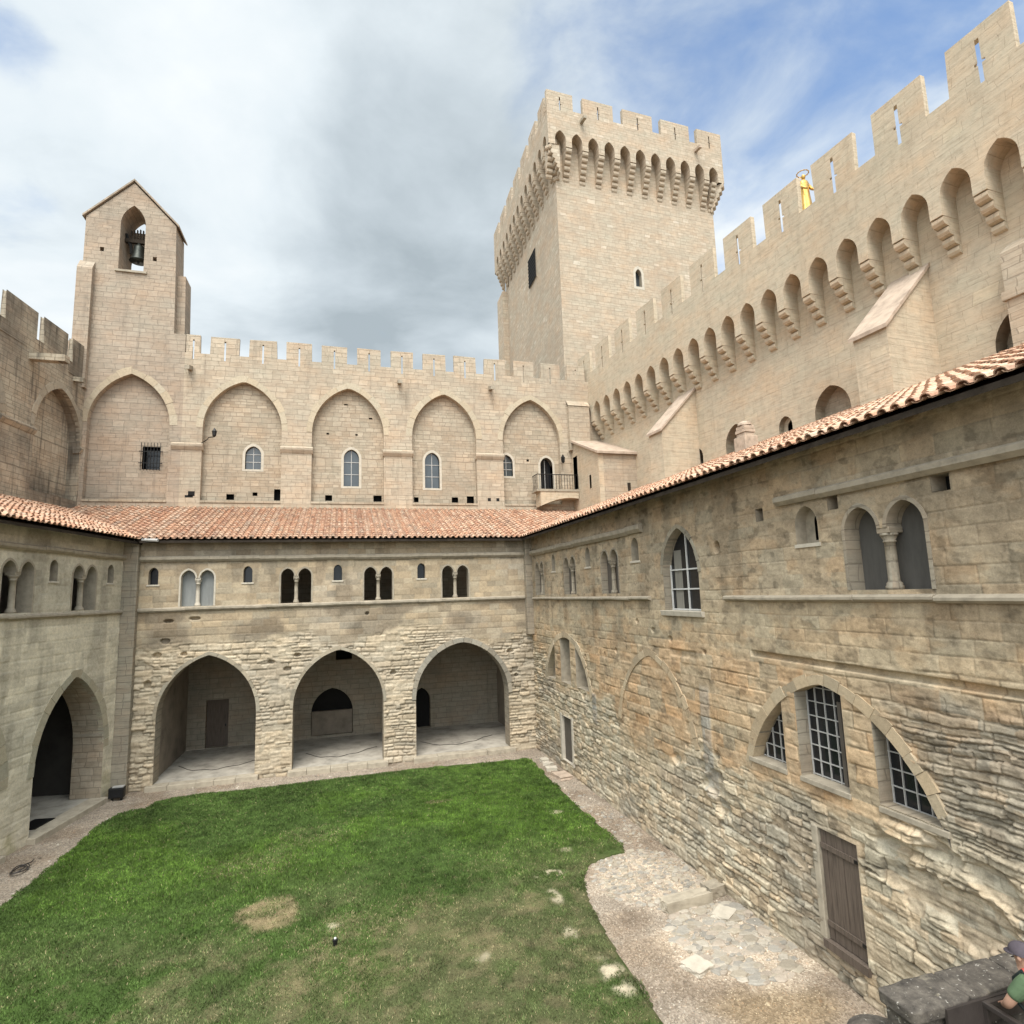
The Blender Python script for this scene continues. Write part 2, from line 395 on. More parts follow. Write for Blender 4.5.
def blob(S, Z, s, z, rs, rz, seed=0, ragged=0.5):
    d = np.hypot((S - s) / rs, (Z - z) / rz) + ragged * (fbm(S * 2.2, Z * 2.6, seed + 91, 4) - .5) * 2
    return 1 - sm(0.55, 1.0, d)
A3 = lambda *c: np.array(c)
def colr(base, *mods):
    c = np.ones(base.shape[:2] + (3,)) if base.ndim == 3 else None
    return base

def voussoirs(F, pts, width, o1, depth, parent, name='arch_ring', seed=1, n_per=0.34, mat='vous', base=(.36, .31, .23), var=.22, gap=0.008):
    """the ring of cut wedge stones around an arch opening; pts runs foot to foot along the opening's edge"""
    rg = random.Random(seed); P = [V((p[0], p[1])) for p in pts]
    L = [0]
    for a, b in zip(P, P[1:]): L.append(L[-1] + (b - a).length)
    def at(t):
        for i in range(len(P) - 1):
            if t <= L[i + 1] or i == len(P) - 2:
                u = (t - L[i]) / max(1e-6, L[i + 1] - L[i]); return P[i].lerp(P[i + 1], u)
    def nrm(t):
        a = at(max(0, t - .08)); b = at(min(L[-1], t + .08)); d = (b - a).normalized(); return V((-d.y, d.x))
    mb = MB(); tints = []
    cuts = [0]; apex = L[-1] / 2
    while cuts[-1] < L[-1] - n_per * .6: cuts.append(cuts[-1] + n_per * rg.uniform(.8, 1.25))
    cuts[-1] = L[-1]
    for a, b in zip(cuts, cuts[1:]):
        w = width * rg.uniform(.82, 1.22); oo = o1 + rg.uniform(-.006, .012)
        a2, b2 = a + gap, b - gap; k = 3
        ins = [at(a2 + (b2 - a2) * i / k) for i in range(k + 1)]; outs = [at(a2 + (b2 - a2) * i / k) + nrm(a2 + (b2 - a2) * i / k) * w for i in range(k + 1)]
        poly = ins + outs[::-1]; n0 = len(mb.v)
        mb.prism([(p.x, p.y) for p in poly], lambda p: F.P(p[0], p[1], oo), lambda p: F.P(p[0], p[1], oo - depth))
        f = 1 + rg.uniform(-var, var * .8); h = rg.uniform(-.03, .03)
        tints += [(base[0] * f * (1 + h), base[1] * f, base[2] * f * (1 - h))] * (len(mb.v) - n0)
    return mb.build(name, mat, parent, tints=tints)

# ------------------------------------------------------------------ lower walls: how the stones lie
def surf_back(S, Z):
    wx = S + .10 * (fbm(S * 1.9, Z * 2.3, 321, 3) - .5); wz = Z + .12 * (fbm(S * 1.1, Z * 1.5, 322, 3) - .5)
    dA, tzA, a1, a2, a3 = stones(wx, wz, 11, (.17, .33), (.28, .8), .03)
    dB, tzB, b1, b2, b3 = stones(wx, wz, 12, (.10, .2), (.2, .6), .03)
    selB = fbm(S * .8, Z * 1.1, 13, 3) > .5
    d = np.where(selB, dB, dA); tz = np.where(selB, tzB, tzA); r1 = np.where(selB, b1, a1); r2 = np.where(selB, b2, a2); r3 = np.where(selB, b3, a3)
    fill = .2 + .8 * sm(.35, .6, fbm(S * 1.1, Z * 1.5, 14, 3))
    d2, tz2, q1, q2, q3 = stones(S, Z, 23, (.24, .34), (.4, .85), .012)
    rough = 1 - sm(5.3, 6.0, Z + .9 * (fbm(S * .5, Z * .5, 5) - .5) * 2)
    gr = fbm(S * 3, Z * 5, 7, 4) - .5
    lam = vn(S * 1.6, Z * 15, 9) - .5
    edge = np.clip(sm(-9.5, -7.2, -np.abs(S + 8.1) - 7) + sm(7.3, 8.6, S), 0, 1) * rough       # shattered stones beside the corners
    h = rough * (-.06 * fill * (1 - sm(0, .05, d)) + .055 * (r1 - .55) + .025 * (tz - .5) * (r2 - .4) + .022 * gr + .012 * lam + .03 * (fbm(S * 9, Z * 11, 15, 3) - .5)) \
        + edge * (.07 * (r3 - .6) + .05 * lam) \
        + (1 - rough) * (-.016 * (1 - sm(0, .02, d2)) + .012 * (q1 - .5) + .012 * gr)
    hole = np.zeros(S.shape)
    for (s, z, a, b) in ((2.4, 3.92, .17, .14), (-7.3, 5.9, .2, .12), (-7.2, 6.75, .22, .09), (-6.2, 6.82, .25, .09), (-7.6, 5.3, .2, .15), (-6.55, 5.3, .15, .1), (-3.0, 4.75, .17, .1), (-1.9, 5.0, .16, .1), (-2.3, 4.4, .2, .12), (8.2, 4.6, .2, .1), (8.5, 3.4, .14, .1), (-7.9, 4.1, .15, .2), (1.2, 6.75, .1, .08)):
        hole = np.maximum(hole, blob(S, Z, s, z, a, b, 3, .25))
    h = h - hole * .22
    c = np.empty(S.shape + (3,)); rub = A3(.44, .372, .272); ash = A3(.345, .288, .205)
    t = rough[..., None]
    f = (1 - rough) * (.80 + .36 * q2) + rough * (.78 + .40 * r2)
    c[:] = lerp(ash, rub, t)
    grey = A3(.34, .30, .24); pale = A3(.51, .44, .335); dk = A3(.19, .158, .117)
    c = lerp(c, pale, (rough * sm(.5, .75, fbm(S * .4 + 3, Z * .6, 31)) * .55)[..., None])
    c = lerp(c, grey, (sm(.45, .7, fbm(S * .35, Z * .5, 41)) * .55)[..., None])
    st = sm(.48, .62, fbm(S * .55, Z * .8, 51)) * (sm(5.5, 5.9, Z) * (1 - sm(7.0, 7.2, Z)))
    c = lerp(c, dk, (st * .75)[..., None])
    st2 = sm(.5, .68, fbm(S * 1.2, Z * .3, 61)) * sm(7.3, 7.6, Z)
    c = lerp(c, dk, (st2 * .55)[..., None])
    c = c * f[..., None]
    c = lerp(c, A3(.17, .14, .10), (np.clip(rough * fill * (1 - sm(0, .035, d)) + (1 - rough) * .6 * (1 - sm(0, .022, d2)), 0, 1) * .6)[..., None])  # joint dirt and crevice shade together put into the colour
    c = lerp(c, c * A3(1.10, .98, .86), (q3 * (1 - rough) * .7 + r3 * rough * .45)[..., None])
    c = c * (.86 + .28 * fbm(S * 2.3, Z * 3.1, 71))[..., None]
    return h, c
CAV = [(8.0, 3.05, .55, .22), (8.6, 2.35, .75, .5), (7.6, 2.2, .8, .55), (7.1, 2.9, .5, .3), (14.2, 2.35, .45, .35), (13.9, 1.9, .4, .3), (16.0, 2.6, .3, .2), (8.95, 2.8, .35, .25)]
def surf_right(S, Z):
    wx = S + .07 * (fbm(S * 1.9, Z * 2.3, 301, 3) - .5) + .035 * (fbm(S * 8, Z * 8, 303, 2) - .5)
    wz = Z + .07 * (fbm(S * 1.1, Z * 1.5, 302, 3) - .5) + .03 * (fbm(S * 8, Z * 8, 304, 2) - .5)
    dA, tzA, a1, a2, a3 = stones(wx, wz, 111, (.2, .38), (.3, .85), .03, .05)
    dB, tzB, b1, b2, b3 = stones(wx, wz, 112, (.12, .24), (.18, .5), .03, .05)
    pk = sm(.47, .53, fbm(S * .7, Z * 1.1, 113, 3)); selB = pk > .5
    d = np.where(selB, dB, dA); tz = np.where(selB, tzB, tzA); r1 = np.where(selB, b1, a1); r2 = np.where(selB, b2, a2); r3 = np.where(selB, b3, a3)
    d2, tz2, q1, q2, q3 = stones(S, Z, 123, (.25, .36), (.42, 1.0), .02)
    d3, tz3, p1, p2, p3 = stones(wx, wz, 133, (.06, .19), (.25, .8), .07, .12)
    lim = 3.35 - 1.0 * sm(14, 17, S) * (1 - sm(19.5, 20.5, S)) + 1.0 * sm(25.5, 27.5, S) + 1.9 * (1 - sm(7.2, 9.2, S))
    rough = 1 - sm(-.35, .35, Z - lim + .8 * (fbm(S * .6, Z * .6, 15) - .5) * 2)
    mid = (1 - rough) * (1 - sm(5.6, 6.1, Z + .5 * (fbm(S * .4, Z, 16) - .5)))
    shat = np.clip((1 - sm(7.6, 9.4, S + .6 * (fbm(S, Z, 19) - .5))) * sm(1.2, 2.2, Z) * (1 - sm(5.0, 5.7, Z)) + sm(26.5, 28, S) * (1 - sm(4.6, 5.2, Z)), 0, 1)
    gr = fbm(S * 3.3, Z * 5.5, 17, 4) - .5; gr2 = fbm(S * 9, Z * 12, 18, 3) - .5
    lam = vn(S * 1.5, Z * 16, 19) - .5; lam2 = vn(S * 3.1, Z * 31, 20) - .5
    fill = .15 + .85 * sm(.35, .62, fbm(S * 1.3, Z * 1.7, 311, 3))
    jw = .012 + .034 * fbm(S * 5, Z * 5, 312, 2)
    hr = -.085 * fill * (1 - sm(0, 1, d / jw)) + .07 * (r1 - .55) * (.4 + fill) + .04 * (tz - .5) * (r2 - .4) + .02 * gr + .008 * lam + .012 * lam2 + .04 * gr2
    hs = -.065 * (1 - sm(0, .022, d3)) + .095 * (p1 - .6) + .022 * gr + .012 * lam + .016 * lam2 + .04 * gr2
    hm = -.028 * fill * (1 - sm(0, .03, d2)) + .022 * (q1 - .5) + .03 * gr + .018 * gr2 + .012 * lam
    ha = -.012 * fill * (1 - sm(0, .022, d2)) + .008 * (q1 - .5) + .018 * gr + .014 * gr2
    h = rough * hr + mid * hm + (1 - rough - mid) * ha
    h = lerp(h, hs, np.clip(shat, 0, 1) * .85)
    cav = np.zeros(S.shape)
    for i, (s, z, a, b) in enumerate(CAV): cav = np.maximum(cav, blob(S, Z, s, z, a, b, 30 + i, .55))
    h = lerp(h, -.13 + .05 * gr + .03 * lam, cav * .9)
    h = h + .12 * blob(S, Z, 8.7, 3.15, .6, .14, 5, .4) - .10 * blob(S, Z, 8.8, 2.85, .6, .12, 6, .3)
    hole = np.zeros(S.shape)
    for (s, z, a, b) in ((13.95, 2.6, .2, .16), (14.0, 3.15, .12, .12), (15.9, 6.0, .12, .09), (16.9, 6.2, .1, .07), (19.6, 5.35, .09, .09), (20.6, 5.1, .07, .13), (22.4, 4.9, .08, .08), (17.9, 6.45, .1, .08), (14.2, 5.75, .09, .07), (17.5, 3.5, .1, .07), (15.4, 3.1, .08, .07), (19.3, .9, .12, .1), (23.2, 1.1, .12, .1), (11.8, 1.5, .15, .07), (16.8, 1.4, .13, .06), (12.9, .9, .15, .06), (13.3, 8.5, .16, .18)):
        hole = np.maximum(hole, blob(S, Z, s, z, a, b, 3, .2))
    h = h - hole * .2
    groove = (1 - sm(.05, .075, np.abs(Z - 5.85 - .015 * (S - 9)))) * (1 - sm(12.2, 12.3, S))
    h = h - groove * .11 - .05 * (1 - sm(.08, .12, np.abs(Z - 5.62))) * (sm(14.6, 14.7, S) * (1 - sm(15.9, 16, S)))
    cr = A3(.50, .42, .30); tan = A3(.42, .335, .225); pink = A3(.425, .322, .21); top = A3(.37, .298, .205)
    grey = A3(.33, .285, .22); dk = A3(.16, .125, .085); pale = A3(.52, .455, .345)
    c = np.empty(S.shape + (3,)); c[:] = top
    c = lerp(c, tan, (1 - sm(6.5, 7.6, Z + 1.2 * (fbm(S * .3, Z * .4, 33) - .5)))[..., None])
    c = lerp(c, pink, (mid * sm(.36, .6, fbm(S * .35, Z * .5, 35)))[..., None])
    c = lerp(c, cr, (rough * .95)[..., None])
    c = lerp(c, grey, (rough * sm(.5, .68, fbm(S * .45, Z * .6, 37)) * .75)[..., None])
    c = lerp(c, A3(.30, .255, .195), (np.clip((1 - sm(7.8, 9.6, S)) * sm(3.0, 3.8, Z) * (1 - sm(5.4, 5.9, Z)), 0, 1) * .75)[..., None])
    c = lerp(c, pale, (np.maximum(cav, rough * sm(.6, .75, fbm(S * .5, Z * .7, 39))) * .6)[..., None])
    st = sm(.5, .66, fbm(S * .5, Z * .9, 43)) * sm(5.2, 5.8, Z) * .26 + sm(.5, .68, fbm(S * 1.6, Z * .22, 45)) * .38 * sm(5.5, 6.5, Z)
    c = lerp(c, dk, np.clip(st, 0, .85)[..., None])
    strip = (1 - sm(.18, .26, np.abs(S - 14.35))) * sm(1.9, 2.1, Z) * (1 - sm(4.6, 5.0, Z)) + (1 - sm(.15, .24, np.abs(S - 21.75))) * sm(2.4, 2.5, Z) * (1 - sm(3.5, 3.6, Z))
    c = lerp(c, A3(.33, .31, .27), (strip * .7)[..., None]); h = h + strip * .02
    f = rough * (.76 + .38 * r2) + mid * (.84 + .28 * q2) + (1 - rough - mid) * (.92 + .14 * q2)
    c = c * f[..., None]
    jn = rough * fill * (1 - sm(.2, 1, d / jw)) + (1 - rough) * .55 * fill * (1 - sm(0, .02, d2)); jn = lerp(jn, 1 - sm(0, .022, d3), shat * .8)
    c = lerp(c, A3(.17, .135, .095), np.clip(jn, 0, 1)[..., None] * .48)  # joints coloured dark, for dirt and for the shade of the crevices
    warm = np.where(rough > .5, r3, q3)
    c = lerp(c, c * A3(1.12, .975, .85), ((warm ** 2) * (.3 + .6 * np.clip(rough * .5 + mid, 0, 1)))[..., None])
    c = lerp(c, c * A3(.88, .94, .98), (((1 - warm) ** 3) * .6)[..., None])
    mo = fbm(S * 3.4, Z * 5.2, 47, 5); c = c * (.70 + .60 * mo)[..., None]
    c = lerp(c, c * A3(1.10, .955, .83), (sm(.5, .68, fbm(S * 1.6, Z * 2.4, 49, 4)) * .45 * (1 - rough))[..., None])
    c = lerp(c, c * .55, (sm(.60, .72, fbm(S * 4.1, Z * 6.0, 48, 5)) * .7)[..., None])
    return h, c
def surf_left(S, Z):
    d2, tz2, q1, q2, q3 = stones(S, Z, 223, (.23, .33), (.45, 1.0), .012)
    gr = fbm(S * 3, Z * 5, 27, 4) - .5; lam = vn(S * 1.6, Z * 14, 29) - .5
    h = -.013 * (1 - sm(0, .022, d2)) + .014 * (q1 - .5) + .014 * gr + .006 * lam
    c = np.empty(S.shape + (3,)); c[:] = A3(.61, .54, .41)
    c = lerp(c, A3(.47, .415, .315), (sm(6.6, 7.4, Z))[..., None])
    c = lerp(c, A3(.47, .425, .33), (sm(.48, .7, fbm(S * .3, Z * .35, 53)) * .7)[..., None])
    c = lerp(c, A3(.56, .51, .41), (sm(.55, .75, fbm(S * .6 + 9, Z * 1.1, 55)) * .5)[..., None])
    c = lerp(c, A3(.38, .34, .19), ((1 - sm(.2, 1.6, Z)) * sm(.4, .6, fbm(S * .8, Z * .8, 57)) * .6)[..., None])
    c = lerp(c, A3(.22, .195, .152), (sm(.52, .7, fbm(S * 1.3, Z * .25, 59)) * .45)[..., None])
    c = c * (.86 + .27 * q2)[..., None] * (.86 + .28 * fbm(S * 2, Z * 3, 61))[..., None]
    return h, c
# ================================================================== windows shared by the lower wings
def light(c, w, z0, z1): return pointed(c, w / 2, z1 - w * .62, z1, z0, 7)
def closed_panel(mb, F, poly, o): return mb.panel(F, poly, [], o)
def column_mb(F, s, o, z0, z1, r=.085):
    h = z1 - z0; c = F.P(s, z0, o)
    return MB().lathe(c, [(r * 1.55, 0), (r * 1.55, .06), (r * 1.35, .08), (r * 1.38, .11), (r * 1.1, .14), (r, .17), (r * .97, h * .6), (r * .95, h - .17), (r * 1.15, h - .165), (r * 1.15, h - .14), (r * 1.0, h - .13), (r * 1.45, h - .05), (r * 1.55, h - .045), (r * 1.55, h)], 14)
def twin_outline(c, z0, z1, w, gap):
    a, b = light(c - (gap + w) / 2, w, z0, z1), light(c + (gap + w) / 2, w, z0, z1)
    return a[:-1] + b[1:]
def twin_holes(c, z0, z1, w, gap): return [twin_outline(c, z0, z1, w, gap)]
def twin_window(F, root, c, z0, z1, w, gap, depth=.42, pane=(None, None), col='trim', ring='trim', r=.085):
    """two pointed lights sharing one opening, a free-standing column between them"""
    zs = z1 - w * .62; mb = MB(); T = twin_outline(c, z0, z1, w, gap)
    mb.strip(F, T, -.05, -depth)
    for sg in (-1, 1):
        cc = c + sg * (gap + w) / 2; L = light(cc, w, z0, z1); O = pointed(cc, w / 2 + .07, zs, z1 + .08, z0, 7)
        if sg < 0: L, O = L[:-1], O[:-1]
        else: L, O = L[1:], O[1:]
        n = len(L)
        mb.add([F.P(p[0], p[1], .014) for p in L] + [F.P(p[0], p[1], .014) for p in O] + [F.P(p[0], p[1], -.05) for p in L] + [F.P(p[0], p[1], -.05) for p in O],
               [(i, i + 1, n + i + 1, n + i) for i in range(n - 1)] + [(i, i + 1, 2 * n + i + 1, 2 * n + i) for i in range(n - 1)] + [(n + i, n + i + 1, 3 * n + i + 1, 3 * n + i) for i in range(n - 1)])
    win = mb.build('window', ring, root)
    column_mb(F, c, -.15, z0, zs - .1, r).build('column', col, win, smooth=True)
    MB().box(c - gap / 2 - .03, c + gap / 2 + .03, -.34, -.01, zs - .1, zs + .01, F).build('impost_block', col, win, bevel=.012)
    if pane[0]: MB().panel(F, T, [], -depth + .01).build('pane', pane[0], win)
    return win
def small_window(F, root, c, w, z0, z1, pane='glass_dark', depth=.3, sill=True):
    L = light(c, w, z0, z1)
    win = MB().strip(F, L, .004, -depth).build('window', 'trim', root)
    MB().panel(F, L, [], -depth + .01).build('pane', pane, win)
    if sill: MB().box(c - w * .68, c + w * .68, -.1, .03, z0 - .07, z0 + .004, F).build('sill', 'trim_light', win, bevel=.01)
    return win
def moulding(F, root, name, s0, s1, z0, z1, proud, mat='trim', seg=1.1, seed=3):
    """a string course of separate worn lengths, its underside cut back"""
    rg = random.Random(seed); mb = MB(); s = s0
    while s < s1 - .05:
        e = min(s1, s + seg * rg.uniform(.7, 1.4))
        if s1 - e < .4: e = s1
        dz = rg.uniform(-.012, .012); p = proud * rg.uniform(.86, 1.05)
        prof = [(-.05, z0 + .02), (p * .45, z0 + .02 + dz), (p, z0 + (z1 - z0) * .45 + dz), (p, z1 - .03 + dz), (p * .75, z1 + dz), (-.05, z1 + .03)]
        n = len(prof); A = [F.P(s + .004, z, o) for o, z in prof]; B = [F.P(e - .004, z, o) for o, z in prof]
        mb.add(A + B, [tuple(range(n)), tuple(range(n, 2 * n))[::-1]] + [(i, n + i, n + (i + 1) % n, (i + 1) % n) for i in range(n)])
        s = e
    return mb.build(name, mat, root)

# ------------------------------------------------------------------ barrel tile roofs
TILE_PAL = [((.48, .285, .185), 5), ((.44, .24, .15), 4), ((.52, .345, .235), 5), ((.54, .40, .295), 2), ((.38, .22, .15), 2), ((.43, .32, .235), 2), ((.28, .18, .13), 1)]
SLOPE = .35; SLR = .375
def tile_roof(name, parent, E, a, b, z0, a0, a1, b_range, seed, pitch=.27, SLOPE=SLOPE):
    rg = random.Random(seed); vs = []; fs = []; cs = []
    E = V((*E, 0)); a = V((*a, 0)).normalized(); b = V((*b, 0)).normalized()
    seq = [c for c, w in TILE_PAL for _ in range(int(w * 3))]
    up = (b + V((0, 0, SLOPE))).normalized(); nn = up.cross(a); nn = nn if nn.z > 0 else -nn
    n = int((a1 - a0) / pitch); K = 5
    cols = []
    for i in range(n):
        for kind in (0, 1):
            ca = a0 + (i + .5 * kind) * pitch + rg.uniform(-.012, .012)
            rng = b_range(ca)
            if rng is None: continue
            b0, b1 = rng; bb = b0 - rg.uniform(0, .05); cc_ = rg.choice(seq)
            while bb < b1:
                L = .46; off = rg.uniform(-.009, .009); tw = rg.uniform(-.007, .007); lift = rg.uniform(-.005, .009)
                c = (V(rg.choice(seq)) * .6 + V(cc_) * .4) * rg.uniform(.85, 1.12); base = len(vs)
                if kind == 0: c = c * .86
                for (bp, r, hh) in ((bb, .098, .055), (min(bb + L, b1 + .05), .078, .02)):
                    cen = E + a * (ca + off + (tw if bp > bb else -tw)) + up * (bp * math.sqrt(1 + SLOPE * SLOPE)) + V((0, 0, z0))
                    for k in range(K + 1):
                        th = math.pi * k / K
                        if kind: p = cen + a * (math.cos(th) * r) + nn * (math.sin(th) * r * .92 + hh + lift + .03)
                        else: p = cen + a * (math.cos(th) * r * 1.05) + nn * (-math.sin(th) * r * .55 + hh + .055)
                        vs.append(p)
                        cs.append(c)
                for k in range(K): fs.append((base + k, base + k + 1, base + K + 2 + k, base + K + 1 + k))
                # the thick front lip of the tile
                b2 = len(vs)
                for k in range(K + 1):
                    p = vs[base + k]; q = E + a * (ca + off) + up * (bb * math.sqrt(1 + SLOPE * SLOPE)) + V((0, 0, z0)) + nn * (.055 if kind else .12)
                    vs.append(p.lerp(q, .17)); cs.append(c * .9)
                for k in range(K): fs.append((base + k + 1, base + k, b2 + k, b2 + k + 1))
                bb += .36 + rg.uniform(-.012, .012)
    mb = MB(); mb.v = [tuple(p) for p in vs]; mb.f = fs
    return mb.build(name, 'tile', parent, smooth=False, tints=np.array([tuple(c) for c in cs]))
def isect(p, d, q, e):
    """parameter along p+d*t where it meets the line q+e*u"""
    cr = d[0] * e[1] - d[1] * e[0]
    return ((q[0] - p[0]) * e[1] - (q[1] - p[1]) * e[0]) / cr
ZE = 10.24; EB = 28.62; ER = 8.82
EL = FL.p + FL.n * .58
wallR = FUR.p + FUR.n * -.75
def br_back(X):
    d0 = -((X - EL.x) * FL.n.x + (EB - EL.y) * FL.n.y)
    b0 = max(0, (X - ER) * SLR / SLOPE, d0 / (1 - .1944))
    b1 = 35.3 - EB + .05
    return (b0, b1) if b0 < b1 else None
def br_right(Y):
    b1 = isect((ER, Y), (1, 0), wallR, FUR.d) + .05; b0 = max(0, (Y - EB) * SLOPE / SLR)
    if Y > 31.2: b1 = min(b1, 14.5 - ER + .02)
    if Y > 35.3: return None
    return (b0, b1) if b0 < b1 else None
def br_left(s):
    p = EL + FL.d * s
    b0 = max(0, (p.y - EB) / (1 - .1944)); b1 = isect(p, -FL.n, FUL.p, FUL.d) + .05
    b1 = min(b1, (35.3 - p.y) / .1944) if p.y + .1944 * b1 > 35.3 else b1
    return (b0, b1) if b0 < b1 else None
def deck(name, parent, pts, drop=.02):
    """boards and rafters under the tiles: pts in plan with their heights"""
    t = [(x, y, z - drop) for x, y, z in pts]; u = [(x, y, z - drop - .1) for x, y, z in pts]; n = len(pts)
    return MB().add(t + u, [tuple(range(n)), tuple(range(n, 2 * n))[::-1]] + [(i, (i + 1) % n, n + (i + 1) % n, n + i) for i in range(n)]).build(name, 'wood_dark', parent)

# ================================================================== SETTING: ground
g = MB(); g.add([(-900, -900, -.30), (900, -900, -.30), (900, 900, -.30), (-900, 900, -.30)], [(0, 1, 2, 3)])
m, nt, bs = new_mat('court ground')
tc = N(nt, 'ShaderNodeTexCoord').outputs['Object']
v1 = N(nt, 'ShaderNodeTexVoronoi'); v1.inputs['Scale'].default_value = 26; nt.links.new(tc, v1.inputs['Vector'])
gc = ramp(nt, mathn(nt, 'MULTIPLY', v1.outputs['Color'], 1), [(0, (.15, .12, .09)), (.35, (.225, .185, .14)), (.7, (.31, .26, .205)), (1, (.42, .365, .295))])
n2 = noise(nt, tc, .6, 5, .65)
gc = mix(nt, 1.0, gc, ramp(nt, n2, [(.3, (.72, .68, .64)), (.5, (1, .98, .96)), (.7, (1.16, 1.12, 1.06))]), 'MULTIPLY')
gc = mix(nt, 1.0, gc, N(nt, 'ShaderNodeAttribute', attribute_name='tint').outputs['Color'], 'MULTIPLY')
nt.links.new(gc, bs.inputs['Base Color']); bs.inputs['Roughness'].default_value = .95
bump(nt, bs, v1.outputs['Distance'], .8, .02)
M['gravel'] = m
tag(g.build('ground', 'gravel', tints=np.ones((4, 3))), kind='structure')
def dust(x, y):
    """pale trodden rubble by the right wall, browner gravel elsewhere"""
    d = np.maximum(1 - sm(.5, 1.1, np.hypot((x - 8.0) / 1.9, (y - 15.4) / 2.0) + .9 * (fbm(x * 1.1, y * 1.1, 501, 4) - .5)), 1 - sm(.5, 1.1, np.hypot((x - 8.2) / 1.6, (y - 12.2) / 1.8) + .9 * (fbm(x * 1.1, y * 1.1, 502, 4) - .5)))
    d = d * (.55 + .8 * fbm(x * 2.3, y * 2.3, 503, 4))
    br = sm(.45, .65, fbm(x * .8, y * .8, 504, 4))
    och = 1 - sm(.4, 1.0, np.hypot((x - 7.8) / 1.5, (y - 10.2) / 1.0) + .6 * (fbm(x * 1.4, y * 1.4, 505, 3) - .5))
    t = np.ones(x.shape + (3,)); t = lerp(t, A3(.80, .74, .68), (br * .8)[..., None]); t = lerp(t, A3(.98, .86, .62), (och * .6)[..., None])
    return lerp(t, A3(1.62, 1.6, 1.56), np.clip(d, 0, 1)[..., None]) * (.8 + .4 * fbm(x * 5, y * 5, 506, 3))[..., None]
# gravelled court floor, gently uneven
nx, ny = 150, 190
xs, ys = np.meshgrid(np.linspace(-14, 10.0, nx), np.linspace(-2, 29.6, ny))
zz = -.20 + .05 * (fbm(xs * .5, ys * .5, 301) - .5) + .03 * (fbm(xs * 2, ys * 2, 302) - .5)
me = bpy.data.meshes.new('gravel_path')
idx = np.arange(nx * ny).reshape(ny, nx)
me.from_pydata(np.stack([xs, ys, zz], -1).reshape(-1, 3).tolist(), [], np.stack([idx[:-1, :-1], idx[:-1, 1:], idx[1:, 1:], idx[1:, :-1]], -1).reshape(-1, 4).tolist())
me.materials.append(M['gravel']); box_uv(me); set_tint(me, dust(xs, ys).reshape(-1, 3))
tag_o = bpy.data.objects.new('gravel_path', me); COL.objects.link(tag_o); tag(tag_o, kind='structure')
def ground_z(x, y): return float((-.20 + .05 * (fbm(np.array([x * .5]), np.array([y * .5]), 301) - .5) + .03 * (fbm(np.array([x * 2.]), np.array([y * 2.]), 302) - .5))[0])

LAWN = [(-8.9, 4), (-8.6, 16), (-8.5, 19.7), (-8.27, 22.36), (-8.19, 25.3), (-7.93, 26.4), (-7.45, 26.62), (-7.1, 26.66), (-6.93, 27.3), (-6.41, 27.6), (-5.23, 27.69), (-3.53, 27.6), (-1.60, 27.66), (1.70, 27.83), (4.79, 27.75), (8.3, 27.56), (8.5, 27.2), (8.35, 23.56), (8.24, 19.92), (8.26, 17.4), (8.1, 16.95), (7.66, 16.97), (6.83, 16.66), (6.33, 15.88), (6.02, 14.75), (5.81, 13.21), (5.70, 11.62), (5.59, 10.4), (5.5, 4)]
lx, ly = np.meshgrid(np.arange(-9.2, 8.8, .07), np.arange(4, 28.2, .07))
def lawn_fields(x, y):
    """straw, bare and lush cover of the turf, as seen on the spot"""
    def gb(cx, cy, rx, ry, sd=0):
        d = np.hypot((x - cx) / rx, (y - cy) / ry) + .9 * (fbm(x * 1.3, y * 1.3, 400 + sd, 4) - .5)
        return 1 - sm(.5, 1.0, d)
    brk = fbm(x * 5, y * 5, 471, 3); brk2 = fbm(x * 2.2, y * 2.2, 472, 4)
    straw = np.maximum.reduce([.95 * gb(-1.75, 16.9, .95, .95, 1), .22 * gb(.4, 15.4, 1.5, 1.2, 2), .28 * gb(.1, 13.8, 1.7, 1.2, 3), .25 * gb(2.75, 14.0, 1.0, 1.0, 4), .2 * gb(1.6, 15.4, 1.6, 1.3, 6), .4 * gb(3.6, 23.2, .6, .25, 7), .15 * gb(-.9, 21.5, 1.6, 1.2, 8), .15 * gb(-2.5, 20, 1.8, 1.3, 9), .3 * gb(4.7, 15.2, .4, .7, 10)])
    straw = np.clip(straw * (.6 + .7 * sm(.3, .7, brk2)), 0, 1) * (.45 + .9 * brk)
    bare = np.maximum.reduce([gb(5.3, 11.9, .34, .8, 11), .5 * gb(5.0, 13.4, .22, .45, 12), .8 * gb(5.6, 16.4, .6, .28, 13), .7 * gb(5.25, 15.2, .2, .45, 14), .7 * gb(7.3, 20.6, .35, .25, 15), .6 * gb(-.35, 15.7, .45, .22, 16), .45 * gb(2.9, 13.4, .25, .2, 17), .5 * gb(6.5, 17.7, .25, .2, 18)])
    bare = bare * sm(.36, .56, brk2 + .25 * (brk - .5))
    thin = (sm(.42, .62, fbm(x * .35 + 5, y * .35, 421, 4)) * (1 - sm(14, 20, y + 1.2 * (x < -3)))) * (.35 + .6 * brk2)
    mott = sm(.50, .66, fbm(x * 3.1, y * 3.1, 481, 4)) * (1 - sm(13.5, 19, y + 1.5 * sm(-3, -7, x) - .6 * sm(0, 3, x)))
    straw = np.clip(straw + .2 * mott * (.4 + brk), 0, 1); thin = np.clip(thin + .28 * mott, 0, 1)
    lush = sm(.45, .65, fbm(x * .3, y * .3, 431, 3)) * sm(14, 22, y) + .6 * sm(3, 5, x) * sm(15, 18, y)
    return straw, bare, np.clip(thin, 0, 1), np.clip(lush, 0, 1)
lz = -.125 + .03 * (fbm(lx * .8, ly * .8, 411) - .5)
